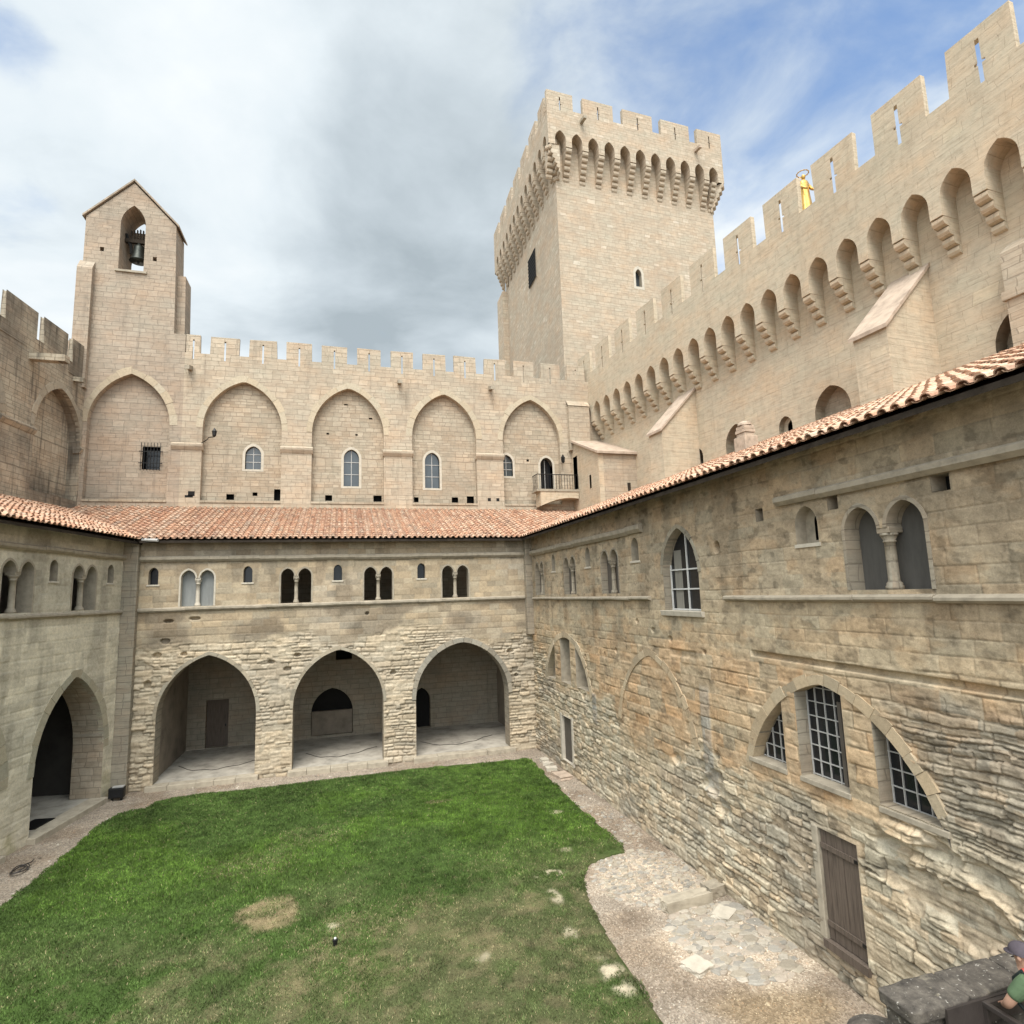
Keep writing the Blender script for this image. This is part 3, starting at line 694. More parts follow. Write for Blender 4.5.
ins = inside(LAWN, lx, ly); dl, _, _ = nearest(LAWN, lx, ly)
lz = lz - .07 * (1 - sm(0, .15, np.where(ins, dl, 0))) - .3 * (~ins)
st_, ba_, th_, lu_ = lawn_fields(lx, ly)
LC = np.empty(lx.shape + (3,)); LC[:] = A3(.045, .075, .017)
LC = lerp(LC, A3(.085, .08, .04), (th_ * .8)[..., None]); LC = lerp(LC, A3(.20, .155, .085), np.clip(st_, 0, 1)[..., None]); LC = lerp(LC, A3(.42, .355, .25), ba_[..., None])
LC = LC * (.75 + .5 * fbm(lx * 4, ly * 4, 413, 3))[..., None]
idx = np.arange(lx.size).reshape(lx.shape); q = np.stack([idx[:-1, :-1], idx[:-1, 1:], idx[1:, 1:], idx[1:, :-1]], -1).reshape(-1, 4)
q = q[ins.ravel()[q].any(1)]
used = np.zeros(lx.size, bool); used[q.ravel()] = True; rm = np.cumsum(used) - 1
me = bpy.data.meshes.new('lawn'); me.from_pydata(np.stack([lx, ly, lz], -1).reshape(-1, 3)[used].tolist(), [], rm[q].tolist())
set_tint(me, LC.reshape(-1, 3)[used]); M['turf'] = attr_mat('turf', sc=12, amt=.3); me.materials.append(M['turf']); box_uv(me)
o = bpy.data.objects.new('lawn', me); COL.objects.link(o); tag(o, kind='structure')
# grass blades
rs = np.random.RandomState(5); NB = 820000
gx = rs.uniform(-9, 8.7, NB); gy = 8 + (28.0 - 8) * rs.uniform(0, 1, NB) ** 1.15
keep = inside(LAWN, gx, gy); d_, _, _ = nearest(LAWN, gx[keep], gy[keep]); gx = gx[keep]; gy = gy[keep]; d_ = np.asarray(d_)
k_ = d_ > .42 * np.clip(fbm(gx * 2.3, gy * 2.3, 491, 4) - .36, 0, 1) * (1 + 1.6 * (gx > 4.5)) * rs.uniform(.3, 1.4, gx.size); gx = gx[k_]; gy = gy[k_]
s_, b_, t_, l_ = lawn_fields(gx, gy)
keep = rs.uniform(0, 1, gx.size) > np.clip(b_ * 1.05 + s_ * .3 + t_ * .3, 0, .985)
gx, gy, s_, t_, l_ = gx[keep], gy[keep], s_[keep], t_[keep], l_[keep]; n = gx.size
ang = rs.uniform(0, 2 * np.pi, n); clump = fbm(gx * 2.2, gy * 2.2, 441, 3)
ht = (.025 + .042 * rs.uniform(0, 1, n) ** 1.5) * (.55 + .9 * clump) * (1 - .35 * s_ - .25 * t_); wd = rs.uniform(.007, .013, n) * (1 + .03 * (gy - 8))
bx_ = rs.normal(0, .55, n) * ht; by_ = rs.normal(0, .55, n) * ht
gz = -.135 + .03 * (fbm(gx * .8, gy * .8, 411) - .5)
P = np.empty((n, 3, 3), np.float32)
P[:, 0] = np.stack([gx - np.cos(ang) * wd, gy - np.sin(ang) * wd, gz], -1); P[:, 1] = np.stack([gx + np.cos(ang) * wd, gy + np.sin(ang) * wd, gz], -1)
P[:, 2] = np.stack([gx + bx_, gy + by_, gz + ht], -1)
GC = np.empty((n, 3)); GC[:] = A3(.064, .105, .024)
GC = lerp(GC, A3(.082, .142, .022), l_[:, None]); GC = lerp(GC, A3(.135, .135, .064), (t_ * .9)[:, None])
straw = np.clip(s_ * 1.0 + t_ * .16 + .025, 0, 1) > rs.uniform(0, 1, n)
GC[straw] = lerp(A3(.17, .145, .07), A3(.27, .225, .125), rs.uniform(0, 1, (int(straw.sum()), 1)))
GC *= rs.uniform(.55, 1.4, (n, 1)) * (.55 + .9 * fbm(gx * .9, gy * .9, 451, 4))[:, None] * (.35 + 1.3 * fbm(gx * 4.2, gy * 4.2, 461, 3))[:, None]
me = bpy.data.meshes.new('grass'); me.vertices.add(n * 3); me.vertices.foreach_set('co', P.ravel())
me.loops.add(n * 3); me.loops.foreach_set('vertex_index', np.arange(n * 3, dtype=np.int32)); me.polygons.add(n); me.polygons.foreach_set('loop_start', np.arange(0, n * 3, 3, dtype=np.int32)); me.update(calc_edges=True)
set_tint(me, np.repeat(GC, 3, axis=0)); M['grass'] = attr_mat('grass blades', rough=.7, sc=3, amt=.1, bstr=0); me.materials.append(M['grass'])
o = bpy.data.objects.new('grass', me); COL.objects.link(o); tag(o, 'short green grass with straw coloured and bare patches covering the courtyard', 'grass', kind='stuff')

# ================================================================== LOWER CLOISTER WINGS
AR = [(-5.55, 1.97, 2.65, 5.22), (-.05, 2.0, 2.65, 5.15), (5.75, 2.29, 2.6, 5.18)]
wb = empty('cloister_wing', (0, 32, 0), 'cloister wing across the far end, three open pointed arches below a row of twin windows', 'cloister wing', 'wings of the cloister')
TW_B = [(-6.12, ('panel', 'panel')), (-2.0, (None, None)), (1.72, (None, None)), (5.47, (None, None))]
SM_B = [-7.87, -4.07, -.15, 3.78]
holes = [pointed(c, h, zs, za, -.4, 14) for c, h, zs, za in AR]
for c, _ in TW_B: holes += twin_holes(c, 7.36, 8.95, .58, .17)
for c in SM_B: holes.append(light(c, .38, 8.34, 9.09))
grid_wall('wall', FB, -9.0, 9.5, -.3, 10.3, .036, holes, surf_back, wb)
for c, p in TW_B: twin_window(FB, wb, c, 7.36, 8.95, .58, .17, pane=p, ring='trim_light' if p[0] else 'trim', col='trim_light' if p[0] else 'trim', depth=.3 if p[0] else .45)
for c in SM_B: small_window(FB, wb, c, .38, 8.34, 9.09)
for i, (c, h, zs, za) in enumerate(AR):
    P = pointed(c, h, zs, za, -.3, 14)
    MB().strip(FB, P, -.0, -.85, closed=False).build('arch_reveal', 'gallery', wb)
    A_ = pointed(c, h, zs, za, None, 16)
    if i < 2: A_ = pointed(c, h, zs + .0, za, None, 16)
    voussoirs(FB, A_, .14 if i < 2 else .23, .02 if i < 2 else .045, .25, wb, seed=20 + i, n_per=.42, base=(.32, .275, .205) if i < 2 else (.27, .24, .19), var=.2)
moulding(FB, wb, 'string_course', -8.4, 9.05, 7.13, 7.33, .13, seed=4)
moulding(FB, wb, 'cornice', -8.4, 9.05, 9.3, 9.56, .17, seed=5)
for s0, s1, z0 in ((-9.0, -8.4, -.3), (9.06, 9.62, 5.4)):
    MB().box(s0, s1, -.1, .32, z0, 10.28, FB).build('corner_pilaster', 'gallery', wb, bevel=.02)
# floor, kerb, inner walls and vaults behind the arches
MB().box(-8.9, 9.3, 29.26, 35.15, -.3, 0).build('arcade_floor', 'floor', wb)
rg = random.Random(3)
for a_, b_ in ((-7.75, -3.4), (-2.2, 2.15), (3.3, 8.25)):
    x = a_; kb = MB()
    while x < b_ - .1:
        e = min(b_, x + rg.uniform(.7, 1.3)); kb.box(x + .004, e - .004, 28.93 - rg.uniform(0, .08), 29.4, -.3, .018 + rg.uniform(-.012, .012)); x = e
    kb.build('step', 'kerb', wb, bevel=.02)
FI = Fr((0, 35.2), (1, 0), (0, -1))
door = rect(-6.74, -5.65, .003, 2.42); niche = pointed(-.42, 1.1, 1.3, 2.6, .12, 8); dway = pointed(4.5, .5, 1.5, 2.25, .003, 8); vent = rect(-.25, .62, 4.1, 4.6)
iw = MB().slab(FI, rect(-8.9, 9.3, 0, 12.0), [door, niche, dway, vent], -.45, 0).build('inner_wall', 'gallery', wb)
dd = MB().box(-6.76, -5.63, -.36, -.32, 0, 2.44, FI).build('door', 'wood', wb)
MB().box(-5.85, -5.8, -.32, -.27, 1.0, 1.12, FI).build('handle', 'iron', dd)
nb = MB().box(-1.5, .65, -.44, -.2, .1, 1.35, FI); nb.build('niche_infill', 'plaster', wb)
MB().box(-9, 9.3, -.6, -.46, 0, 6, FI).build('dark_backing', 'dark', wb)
MB().box(-8.0, -7.62, 29.75, 35.2, 0, 6).build('side_wall', 'plaster', wb); MB().box(9.0, 9.3, 29.75, 35.2, 0, 6).build('side_wall', 'plaster', wb)
MB().box(-8.9, 9.3, 29.5, 35.2, 5.75, 6.1).build('vault', 'plaster', wb)
MB().box(-8.9, 9.3, 29.35, 29.49, 5.6, 6.2).build('floor_beam', 'plaster', wb)
def cable(pts, r, parent=None, name='cable', mat='iron'):
    return MB().tube(pts, r, 6).build(name, mat, parent, smooth=True)
for k, (cx, rx) in enumerate(((-5.3, 1.9), (.1, 1.7), (5.9, 1.9))):
    pts = [(cx - rx + 2 * rx * i / 14, 32.0 - 1.25 * math.sin(math.pi * (i / 14) ** .8) + .1 * math.sin(i * 1.7), .02) for i in range(15)]
    o = cable(pts, .011); tag(o, ['black cable lying on the floor inside the left of the three far arches', 'black cable lying on the floor inside the middle of the three far arches', 'black cable lying on the floor inside the right of the three far arches'][k], 'cable', 'cables on the arcade floor')
rf = tile_roof('roof', wb, (0, EB), (1, 0), (0, 1), ZE, -13.2, 15.0, br_back, 31)
deck('roof_boards', rf, [(-8.3, EB, ZE), (ER, EB, ZE), (15.45, 35.25, ZE + 6.63 * SLOPE), (-14.9, 35.25, ZE + 6.63 * SLOPE)])
MB().box(-13.1, 14.4, -.02, .1, 12.50, 12.68, FUB).build('flashing', 'hall_panel', rf)

# ---- right wing
wr = empty('cloister_wing', (11.5, 16, 0), 'long cloister wing down the right side, rubble wall with blocked arches and leaded windows', 'cloister wing', 'wings of the cloister')
def arch_z(c, h, zs, za, s):
    a = za - zs; r = (h * h + a * a) / (2 * h); x = abs(s - c); return zs + math.sqrt(max(0, r * r - (x + r - h) ** 2))
def arch_light(c, h, zs, za, s0, s1, zb, n=10):
    return [(s0, zb)] + [(s0 + (s1 - s0) * i / n, arch_z(c, h, zs, za, s0 + (s1 - s0) * i / n)) for i in range(n + 1)] + [(s1, zb)]
BIG = (10.2, 2.55, 2.3, 5.46); FAR = (24.65, 2.6, 2.8, 5.5)
BL = [arch_light(*BIG, 11.4, 12.62, 3.46), arch_light(*BIG, 9.71, 10.97, 3.46), arch_light(*BIG, 7.78, 9.05, 3.50)]
FLT = [arch_light(*FAR, 26.0, 27.15, 3.55), arch_light(*FAR, 24.1, 25.25, 3.55), arch_light(*FAR, 22.15, 23.5, 3.55)]
TW_R = [(27.72, .52, ('panel_brown', 'panel_brown')), (23.7, .56, ('panel_brown', 'panel_brown')), (19.75, .6, ('panel_brown', 'panel_brown'))]
SM_R = [(25.7, .44), (21.72, .46), (17.76, .5)]
BW = pointed(15.4 - .28, .93, 7.9, 9.22, 6.82, 10)
T4 = twin_holes(8.36, 7.34, 8.9, .72, .2)
S4 = light(10.15, .62, 8.32, 9.12)
DOOR = rect(9.70, 10.66, .45, 2.56); DOOR2 = rect(24.25, 25.4, .25, 2.12)
BH = [rect(9.27, 9.53, 8.94, 9.22), rect(7.02, 7.34, 8.92, 9.2), rect(11.43, 11.68, 8.97, 9.27)]
XT = twin_holes(4.3, 7.34, 8.9, .72, .2)
holes = BL + FLT + [BW, S4, DOOR, DOOR2] + BH + T4 + XT
for c, w, _ in TW_R: holes += twin_holes(c, 7.36, 8.93, w, .18)
for c, w in SM_R: holes.append(light(c, w, 8.42, 9.2))
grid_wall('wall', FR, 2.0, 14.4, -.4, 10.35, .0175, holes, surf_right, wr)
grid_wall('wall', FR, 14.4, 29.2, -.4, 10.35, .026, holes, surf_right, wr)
for c, w, p in TW_R: twin_window(FR, wr, c, 7.36, 8.93, w, .18, pane=p, depth=.24, ring='gallery', col='gallery')
for c, w in SM_R: small_window(FR, wr, c, w, 8.42, 9.2, 'panel_brown', .32)
twin_window(FR, wr, 8.36, 7.34, 8.9, .72, .2, pane=('panel_dark', 'panel_dark'), depth=.36, r=.095, ring='gallery', col='gallery')
twin_window(FR, wr, 4.3, 7.34, 8.9, .72, .2, pane=('panel_dark', 'panel_dark'), depth=.36, r=.095, ring='gallery', col='gallery')
def bars(F, L, o, ss, zs, t=.028, d=.03):
    """glazing bars cut to the outline of an opening"""
    mb = MB(); smin = min(p[0] for p in L); smax = max(p[0] for p in L); zb = min(p[1] for p in L)
    def top(s):
        best = zb
        for (x0, y0), (x1, y1) in zip(L, L[1:]):
            if min(x0, x1) - 1e-6 <= s <= max(x0, x1) + 1e-6 and abs(x1 - x0) > 1e-6: best = max(best, y0 + (y1 - y0) * (s - x0) / (x1 - x0))
        return best
    for s in ss:
        if top(s) > zb + .05: mb.box(s - t / 2, s + t / 2, o, o + d, zb, top(s), F)
    for z in zs:
        ok = [s for s in np.linspace(smin, smax, 60) if top(s) > z]
        if ok and ok[-1] - ok[0] > .08: mb.box(ok[0], ok[-1], o + .002, o + d - .002, z - t / 2, z + t / 2, F)
    return mb
for i, L in enumerate(BL):
    win = MB().strip(FR, L, .004, -.34).build('window', 'gallery', wr)
    MB().panel(FR, L, [], -.33).build('pane', 'glass_dark', win)
    s0 = L[0][0]; s1 = L[-1][0]
    bars(FR, L, -.325, [s0 + .02] + [s0 + (s1 - s0) * k / 5 for k in range(1, 5)] + [s1 - .02], [3.5 + .3 * k for k in range(7)], .02).build('glazing_bars', 'lead', win)
    if i == 1: MB().box(10.02, 10.11, -.328, -.27, 3.47, 5.1, FR).box(s0 + .02, s0 + .08, -.328, -.28, 3.47, 4.75, FR).build('casement', 'panel_brown', win)
    MB().hull8([FR.P(a, z, o) for z, oo in ((3.37, (-.1, .04)), (3.475, (-.33, .03))) for o in oo for a in (s0 - .02, s1 + .02)]).build('sill', 'trim', win, bevel=.015)
voussoirs(FR, arch_light(*BIG, 7.93, 12.6, 3.3, 24)[1:-1], .22, .014, .3, wr, seed=41, n_per=.36, base=(.40, .315, .21), gap=.004)
for L in FLT:
    win = MB().strip(FR, L, .004, -.5).build('window', 'trim', wr)
    MB().panel(FR, L, [], -.48).build('infill', 'gallery', win)
voussoirs(FR, arch_light(*FAR, 22.1, 27.2, 3.3, 24)[1:-1], .24, .018, .3, wr, seed=42, n_per=.4, base=(.42, .34, .235))
voussoirs(FR, arch_light(17.2, 2.3, 2.5, 5.4, 14.95, 19.45, 3.0, 26)[1:-1], .2, .02, .3, wr, seed=43, n_per=.38, base=(.42, .325, .215))
win = MB().strip(FR, BW, .004, -.3).build('window', 'gallery', wr)
MB().panel(FR, BW, [], -.29).build('pane', 'glass_dark', win)
bars(FR, BW, -.28, [14.22, 15.12, 16.02], [6.86, 7.45, 8.02], .04, .04).build('glazing_bars', 'white', win)
MB().box(15.45, 15.85, -.289, -.284, 6.85, 8.6, FR).build('curtain', 'curtain', win)
MB().hull8([FR.P(a, z, o) for z, oo in ((6.68, (-.05, .07)), (6.83, (-.29, .1))) for o in oo for a in (14.05, 16.2)]).build('sill', 'trim_light', win, bevel=.01)
voussoirs(FR, pointed(15.12, .93, 7.9, 9.22, None, 12), .13, .02, .25, wr, name='hood_mould', seed=44, n_per=.3, base=(.27, .235, .175))
win = MB().strip(FR, S4, .004, -.4).build('window', 'trim', wr)
MB().panel(FR, S4, [light(10.06, .3, 8.4, 8.98)], -.28).build('frame', 'trim', win)
MB().panel(FR, S4, [], -.39).build('pane', 'glass_dark', win)
MB().box(9.8, 10.5, -.3, .03, 8.25, 8.325, FR).build('sill', 'trim_light', win)
for b in BH:
    h_ = MB().strip(FR, b, .004, -.35).build('beam_socket', 'gallery', wr)
    MB().panel(FR, b, [], -.34).build('socket_back', 'dark', h_)
dd = MB().box(9.71, 10.65, -.14, -.06, .46, 2.55, FR).build('door', 'wood', wr)
for z in (2.18, .72): MB().box(9.72, 10.64, -.042, -.015, z, z + .1, FR).build('batten', 'wood', dd)
pl = MB()
for k in range(7): pl.box(9.715 + k * .133, 9.715 + k * .133 + .125, -.065, -.045 - .004 * (k % 3), .47, 2.54, FR)
pl.build('plank', 'wood', dd)
for z in (2.2, .74): MB().box(9.72, 9.8, -.014, 0.0, z, z + .06, FR).build('hinge', 'iron', dd)
MB().box(9.66, 10.72, -.2, .06, .3, .452, FR).build('threshold', 'wood', dd)
MB().box(10.665, 10.84, -.15, .02, .42, 2.58, FR).build('door_frame', 'kerb', wr, bevel=.03)
MB().strip(FR, DOOR, .004, -.16).build('door_reveal', 'trim', wr)
dd = MB().box(24.26, 25.39, -.16, -.1, .26, 2.11, FR).build('door', 'panel_brown', wr)
MB().strip(FR, DOOR2, .03, -.16).box(24.1, 24.245, -.1, .04, .2, 2.2, FR).box(25.405, 25.55, -.1, .04, .2, 2.2, FR).build('door_frame', 'trim_light', wr)
moulding(FR, wr, 'string_course', 16.85, 28.75, 7.1, 7.24, .13, seed=6)
moulding(FR, wr, 'string_course', 2.0, 13.05, 7.1, 7.24, .13, seed=7, seg=1.6)
moulding(FR, wr, 'hood_mould', 17.15, 28.75, 9.3, 9.58, .18, seed=8)
moulding(FR, wr, 'hood_mould', 2.0, 10.9, 9.2, 9.42, .16, seed=9, seg=1.6)
rf = tile_roof('roof', wr, (ER, 0), (0, 1), (1, 0), ZE, 2.0, 35.0, br_right, 32, SLOPE=SLR)
deck('roof_boards', rf, [(ER, 2.0, ZE), (ER, EB, ZE), (15.0, 35.25, ZE + 6.63 * SLOPE), (16.8, 35.25, ZE + 7.98 * SLR), (19.05, 2.0, ZE + 10.23 * SLR)])
MB().box(9.6, 18.6, 1.8, 2.0, -.4, 10.2).build('end_wall', 'gallery', wr)
MB().box(10.2, 10.4, 2.0, 29.2, -.4, 10.0).build('inner_wall', 'dark', wr)
# stone chimney on the slope
chx, chy = 15.3, 19.2
cz = ZE + (chx - ER) * SLR
ch = MB().box(chx - .3, chx + .3, chy - .34, chy + .34, cz - .5, cz + .62).build('chimney', 'brick', rf, bevel=.02)
cc = MB()
for k in range(3): cc.box(chx - .22 - .03 * (k % 2), chx + .22 + .03 * (k % 2), chy - .25 - .03 * (k % 2), chy + .25 + .03 * (k % 2), cz + .625 + k * .15, cz + .75 + k * .15)
cc.box(chx - .15, chx + .15, chy - .18, chy + .18, cz + .62, cz + 1.1).lathe((chx, chy, cz + 1.08), [(.27, 0), (.25, .08), (.16, .16), (.05, .19)], 14)
cc.build('chimney_cap', 'brick', ch)

# ---- left wing
wl = empty('cloister_wing', (-11.5, 24, 0), 'cloister wing on the left, smooth ashlar wall with a deep dark pointed passage arch', 'cloister wing', 'wings of the cloister')
LA = [(-2.93, 1.96, 1.9, 4.93), (-8.3, 1.96, 1.9, 4.93), (-13.5, 1.96, 1.9, 4.93)]
TW_L = [-6.28, -2.83, -9.8, -13.3]; SM_L = [-4.6, -1.17, -8.1, -11.6]
holes = [pointed(*a, -.4, 14) for a in LA]
for c in TW_L: holes += twin_holes(c, 7.36, 9.05, .6, .2)
for c in SM_L: holes.append(light(c, .42, 8.42, 9.18))
grid_wall('wall', FL, -18, 0.3, -.35, 10.35, .036, holes, surf_left, wl)
for c in TW_L: twin_window(FL, wl, c, 7.36, 9.05, .6, .2, depth=.5, r=.1)
for c in SM_L: small_window(FL, wl, c, .42, 8.42, 9.18, 'panel_brown', .3)
for a in LA:
    ar = MB().strip(FL, pointed(*a, -.3, 14), 0, -1.15, closed=False).build('arch_reveal', 'hall_panel', wl)
    voussoirs(FL, pointed(*a, None, 16), .3, .012, .2, wl, seed=51, n_per=.5, base=(.36, .32, .235), var=.1)
    MB().box(a[0] + a[1] - .05, a[0] + a[1] + .02, -1.15, -.05, 2.35, 2.47, FL).build('impost', 'trim', ar)
    MB().box(a[0] - a[1] - .1, a[0] + a[1] + .1, -.4, .28, -.3, -.0, FL).build('step', 'kerb', wl, bevel=.02)
moulding(FL, wl, 'string_course', -18, -.1, 7.13, 7.29, .12, seed=10)
moulding(FL, wl, 'cornice', -18, -.1, 9.38, 9.6, .15, seed=11)
MB().box(-18, 0.2, -6, -.4, -.3, -.012, FL).build('passage_floor', 'floor', wl)
MB().box(-18, .2, -6.2, -5.9, 0, 12, FL).box(-18, .2, -6, -1.16, 5.6, 6.0, FL).box(-.3, .2, -6, -1.16, 0, 6, FL).box(-18.1, -17.9, -6, -.05, 0, 10, FL).build('inner_wall', 'plaster_shade', wl)
st = MB()
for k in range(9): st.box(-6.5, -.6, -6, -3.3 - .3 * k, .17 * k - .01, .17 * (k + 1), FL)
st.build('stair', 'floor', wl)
MB().box(-8.5, -.3, -5.9, -4.2, 2.9, 5.5, FL).build('stair_dark_box', 'plaster_shade', wl)  # box over the stair, added to keep the passage dark
MB().box(-6.9, -6.5, -6, -1.16, 0, 5.6, FL).build('cross_wall', 'plaster_shade', wl)
MB().box(.22, .5, -6, -.35, 5.9, 10.6, FL).build('gallery_end_wall', 'plaster', wl)
rf = tile_roof('roof', wl, (EL.x, EL.y), (FL.d.x, FL.d.y), (-FL.n.x, -FL.n.y), ZE, -18, 7.0, br_left, 33)
e0 = EL + FL.d * -18; e1 = FUL.p + FUL.d * -20
zl = lambda x, y: ZE - SLOPE * ((x - EL.x) * FL.n.x + (y - EL.y) * FL.n.y)
deck('roof_boards', rf, [(e0.x, e0.y, zl(e0.x, e0.y)), (EL.x, EL.y, zl(EL.x, EL.y)), (-13.9, 35.8, zl(-13.9, 35.8)), (e1.x - .3, e1.y, zl(e1.x - .3, e1.y))], drop=.06)
MB().tube([(EL.x + .1, EB + .05, ZE + .03), (EL.x + .75, EB - .1, ZE - .02)], .07, 8).build('gutter_outlet', 'lead', rf)
# ================================================================== UPPER WALLS
def merlon_units(F, parent, spans, zbase, zc, zt, o0, o1, mat, slit=None, slit_w=.1, gap_fill=True, bevel=0, cross=False, ext=.3, k=3.0):
    """battlement: each merlon with its half of the sill on either side, pierced by an arrow slit; spans = [(s0,s1)] of the merlons in order"""
    for i, (a, b) in enumerate(spans):
        lo = (spans[i - 1][1] + a) / 2 if i else a - ext
        hi = (b + spans[i + 1][0]) / 2 if i < len(spans) - 1 else b + ext
        j = [rnd.uniform(-.03, .03) for _ in range(6)] if ext else [0] * 6
        out = [(lo + .001, zbase), (lo + .001, zc), (a + j[0], zc), (a + j[1], zt + j[2]), (b + j[3], zt + j[4]), (b + j[5], zc), (hi - .001, zc), (hi - .001, zbase)]
        hs = []
        if slit:
            c = (a + b) / 2; w = slit_w / 2; z0, z1 = slit
            hs = [[(c - w, z0), (c - w, z1), (c + w, z1), (c + w, z0)]]
            if cross:
                zm = z0 + (z1 - z0) * .42; q_ = slit_w * 1.35
                hs = [[(c - w, z0), (c - w, zm), (c - q_, zm), (c - q_, zm + slit_w * .8), (c - w, zm + slit_w * .8), (c - w, z1), (c + w, z1), (c + w, zm + slit_w * .8), (c + q_, zm + slit_w * .8), (c + q_, zm), (c + w, zm), (c + w, z0)]]
        mb = MB()
        if hs:   # arrow loops open out towards the wall walk
            c = (a + b) / 2; hb = [[(c + (p[0] - c) * k, p[1]) for p in hs[0]]]
            if cross: pass
            mb.panel(F, out, hs, o1)
            box = rect(c - slit_w * k / 2, c + slit_w * k / 2, slit[0], slit[1])
            mb.panel(F, out, [box], o0)
            mb.strip(F, out, o0, o1)
            n = len(hs[0]); back = [(max(box[0][0], min(box[2][0], c + (p[0] - c) * k)), p[1]) for p in hs[0]]
            mb.add([F.P(p[0], p[1], o1) for p in hs[0]] + [F.P(p[0], p[1], o0) for p in back], [(i, (i + 1) % n, n + (i + 1) % n, n + i) for i in range(n)])
        else: mb.slab(F, out, hs, o0, o1)
        mb.build('merlon', mat, parent, bevel=bevel)
def recess(F, parent, r, o, depth, name='putlog_hole'):
    h_ = MB().strip(F, r, o + .003, o - depth).build(name, 'gallery', parent)
    MB().panel(F, r, [], o - depth + .01).build('hole_back', 'dark', h_)
def arched_window(F, parent, L, o, depth, pane='glass', bar=True, mat='trim_light', ring=True):
    win = MB().strip(F, L, o + .004 - (.054 if ring else 0), o - depth).build('window', mat, parent)
    MB().panel(F, L, [], o - depth + .01).build('pane', pane, win)
    s0 = L[0][0]; s1 = L[-1][0]; z0 = L[0][1]; z1 = max(p[1] for p in L)
    if ring:
        out = pointed((s0 + s1) / 2, (s1 - s0) / 2 + .14, z1 - (s1 - s0) * .62, z1 + .16, z0 - .12, 7)
        MB().slab(F, out, [L], o - .05, o + .012, back=False).build('surround', mat, win)
    if bar:
        bars(F, L, o - depth + .015, [(s0 + s1) / 2], [z0 + (z1 - z0) * .33, z0 + (z1 - z0) * .66], .035).build('glazing_bars', 'lead', win)
    return win
def spout(F, parent, s, z, o, L=.75, drop=.25, mat='trim'):
    MB().hull8([F.P(s + a, z + dz - (drop if oo > o else 0), oo) for dz in (-.13, .1) for oo in (o - .1, o + L) for a in (-.12, .12)]).build('water_spout', mat, parent)

# ---- far hall wall above the gallery roof
hw = empty('battlement_wall', (4, 35.5, 12), 'pale battlemented hall wall at the far end with a row of tall blind arches', 'castle wall', 'battlemented walls')
BA = [(-5.4, 2.06), (.36, 2.05), (6.1, 2.0), (11.77, 1.94)]
ZB = 13.05
ars = [pointed(c, h, 17.15, 19.95, ZB, 14) for c, h in BA]
MB().slab(FUB, [(-8.5, 11.8), (-8.5, 20.95), (16.9, 20.95), (16.9, 11.8)], ars, -.38, 0, back=False).build('wall', 'hall', hw)
wins = [light(-4.87, .84, 14.93, 16.28), light(.54, .88, 14.05, 16.29), light(5.36, .9, 14.03, 16.27), light(10.15, .8, 14.9, 16.29), pointed(12.85, .42, 15.7, 16.2, 13.86, 8)]
ph = [rect(-6.2, -5.8, 13.16, 13.48), rect(-3.72, -3.38, 13.15, 13.8), rect(-.93, -.54, 13.17, 13.5), rect(1.82, 2.3, 13.15, 13.52), rect(4.22, 4.5, 13.15, 13.45), rect(6.55, 6.95, 13.15, 13.48), rect(7.5, 7.95, 12.95 + .15, 13.55), rect(-4.85, -4.6, 13.4, 13.6), rect(11.5, 11.66, 15.9, 16.05), rect(1.55, 1.75, 18.2, 18.3), rect(.1, .32, 19.0, 19.08), rect(-.9, -.75, 17.15, 17.25), rect(.75, .9, 17.15, 17.25)]
ph = [h for h in ph if h is not None]
MB().slab(FUB, [(-8.4, ZB), (-8.4, 20.3), (14.2, 20.3), (14.2, ZB)], wins + ph, -.9, -.381).build('arcade_panel', 'hall_panel', hw)
MB().box(-8.5, 16.9, -1.8, -.95, 11.8, 20.9, FUB).build('wall_core', 'dark', hw)
for L in wins[:4]: arched_window(FUB, hw, L, -.381, .2, 'glass')
dw = arched_window(FUB, hw, wins[4], -.381, .45, 'glass_dark', bar=False)
MB().box(12.84, 12.88, -.82, -.78, 13.9, 16.1, FUB).build('mullion', 'lead', dw)
for h in ph: recess(FUB, hw, h, -.381, .4)
for r in (rect(-8.05, -7.72, 13.28, 13.55), rect(-8.2, -7.8, 13.2, 13.33), rect(8.75, 8.95, 13.2, 13.4), rect(9.3, 9.5, 13.2, 13.4)):
    MB().panel(FUB, r, [], .004).build('putlog_hole', 'dark', hw)  # flat near-black sheets on the face, painted shade instead of recesses
for s0, s1 in ((-8.9, -7.47), (-3.33, -1.7), (2.42, 4.09), (8.11, 9.82)):
    prof = [(-.3, 15.86), (.03, 15.86), (.09, 15.96), (.14, 16.05), (.14, 16.18), (.02, 16.26), (-.3, 16.26)]
    MB().prism(prof, lambda p: FUB.P(s0 - .07, p[1], p[0]), lambda p: FUB.P(s1 + .07, p[1], p[0])).build('impost', 'hall', hw)
for c, h in BA:
    voussoirs(FUB, pointed(c, h, 17.15, 19.95, None, 18), .34, .012, .2, hw, seed=60 + int(c), n_per=.6, base=(.43, .36, .26), var=.08)
    MB().box(c - h, c + h, -.38, .05, 12.93, 13.05, FUB).build('ledge', 'hall_panel', hw)
sp = [(-8.45, -7.72), (-7.21, -5.7), (-5.19, -3.7), (-3.18, -1.74), (-1.19, .24), (.84, 2.25), (2.84, 4.2), (4.79, 6.22), (6.77, 8.19), (8.75, 10.12), (10.7, 12.07), (12.56, 13.9), (14.4, 15.7)]
merlon_units(FUB, hw, sp, 20.952, 21.45, 22.52, -.2, -.002, 'hall', (21.1, 22.25), .085)
for s in (-8.2, 3.35, 9.1): spout(FUB, hw, s, 20.6, 0)
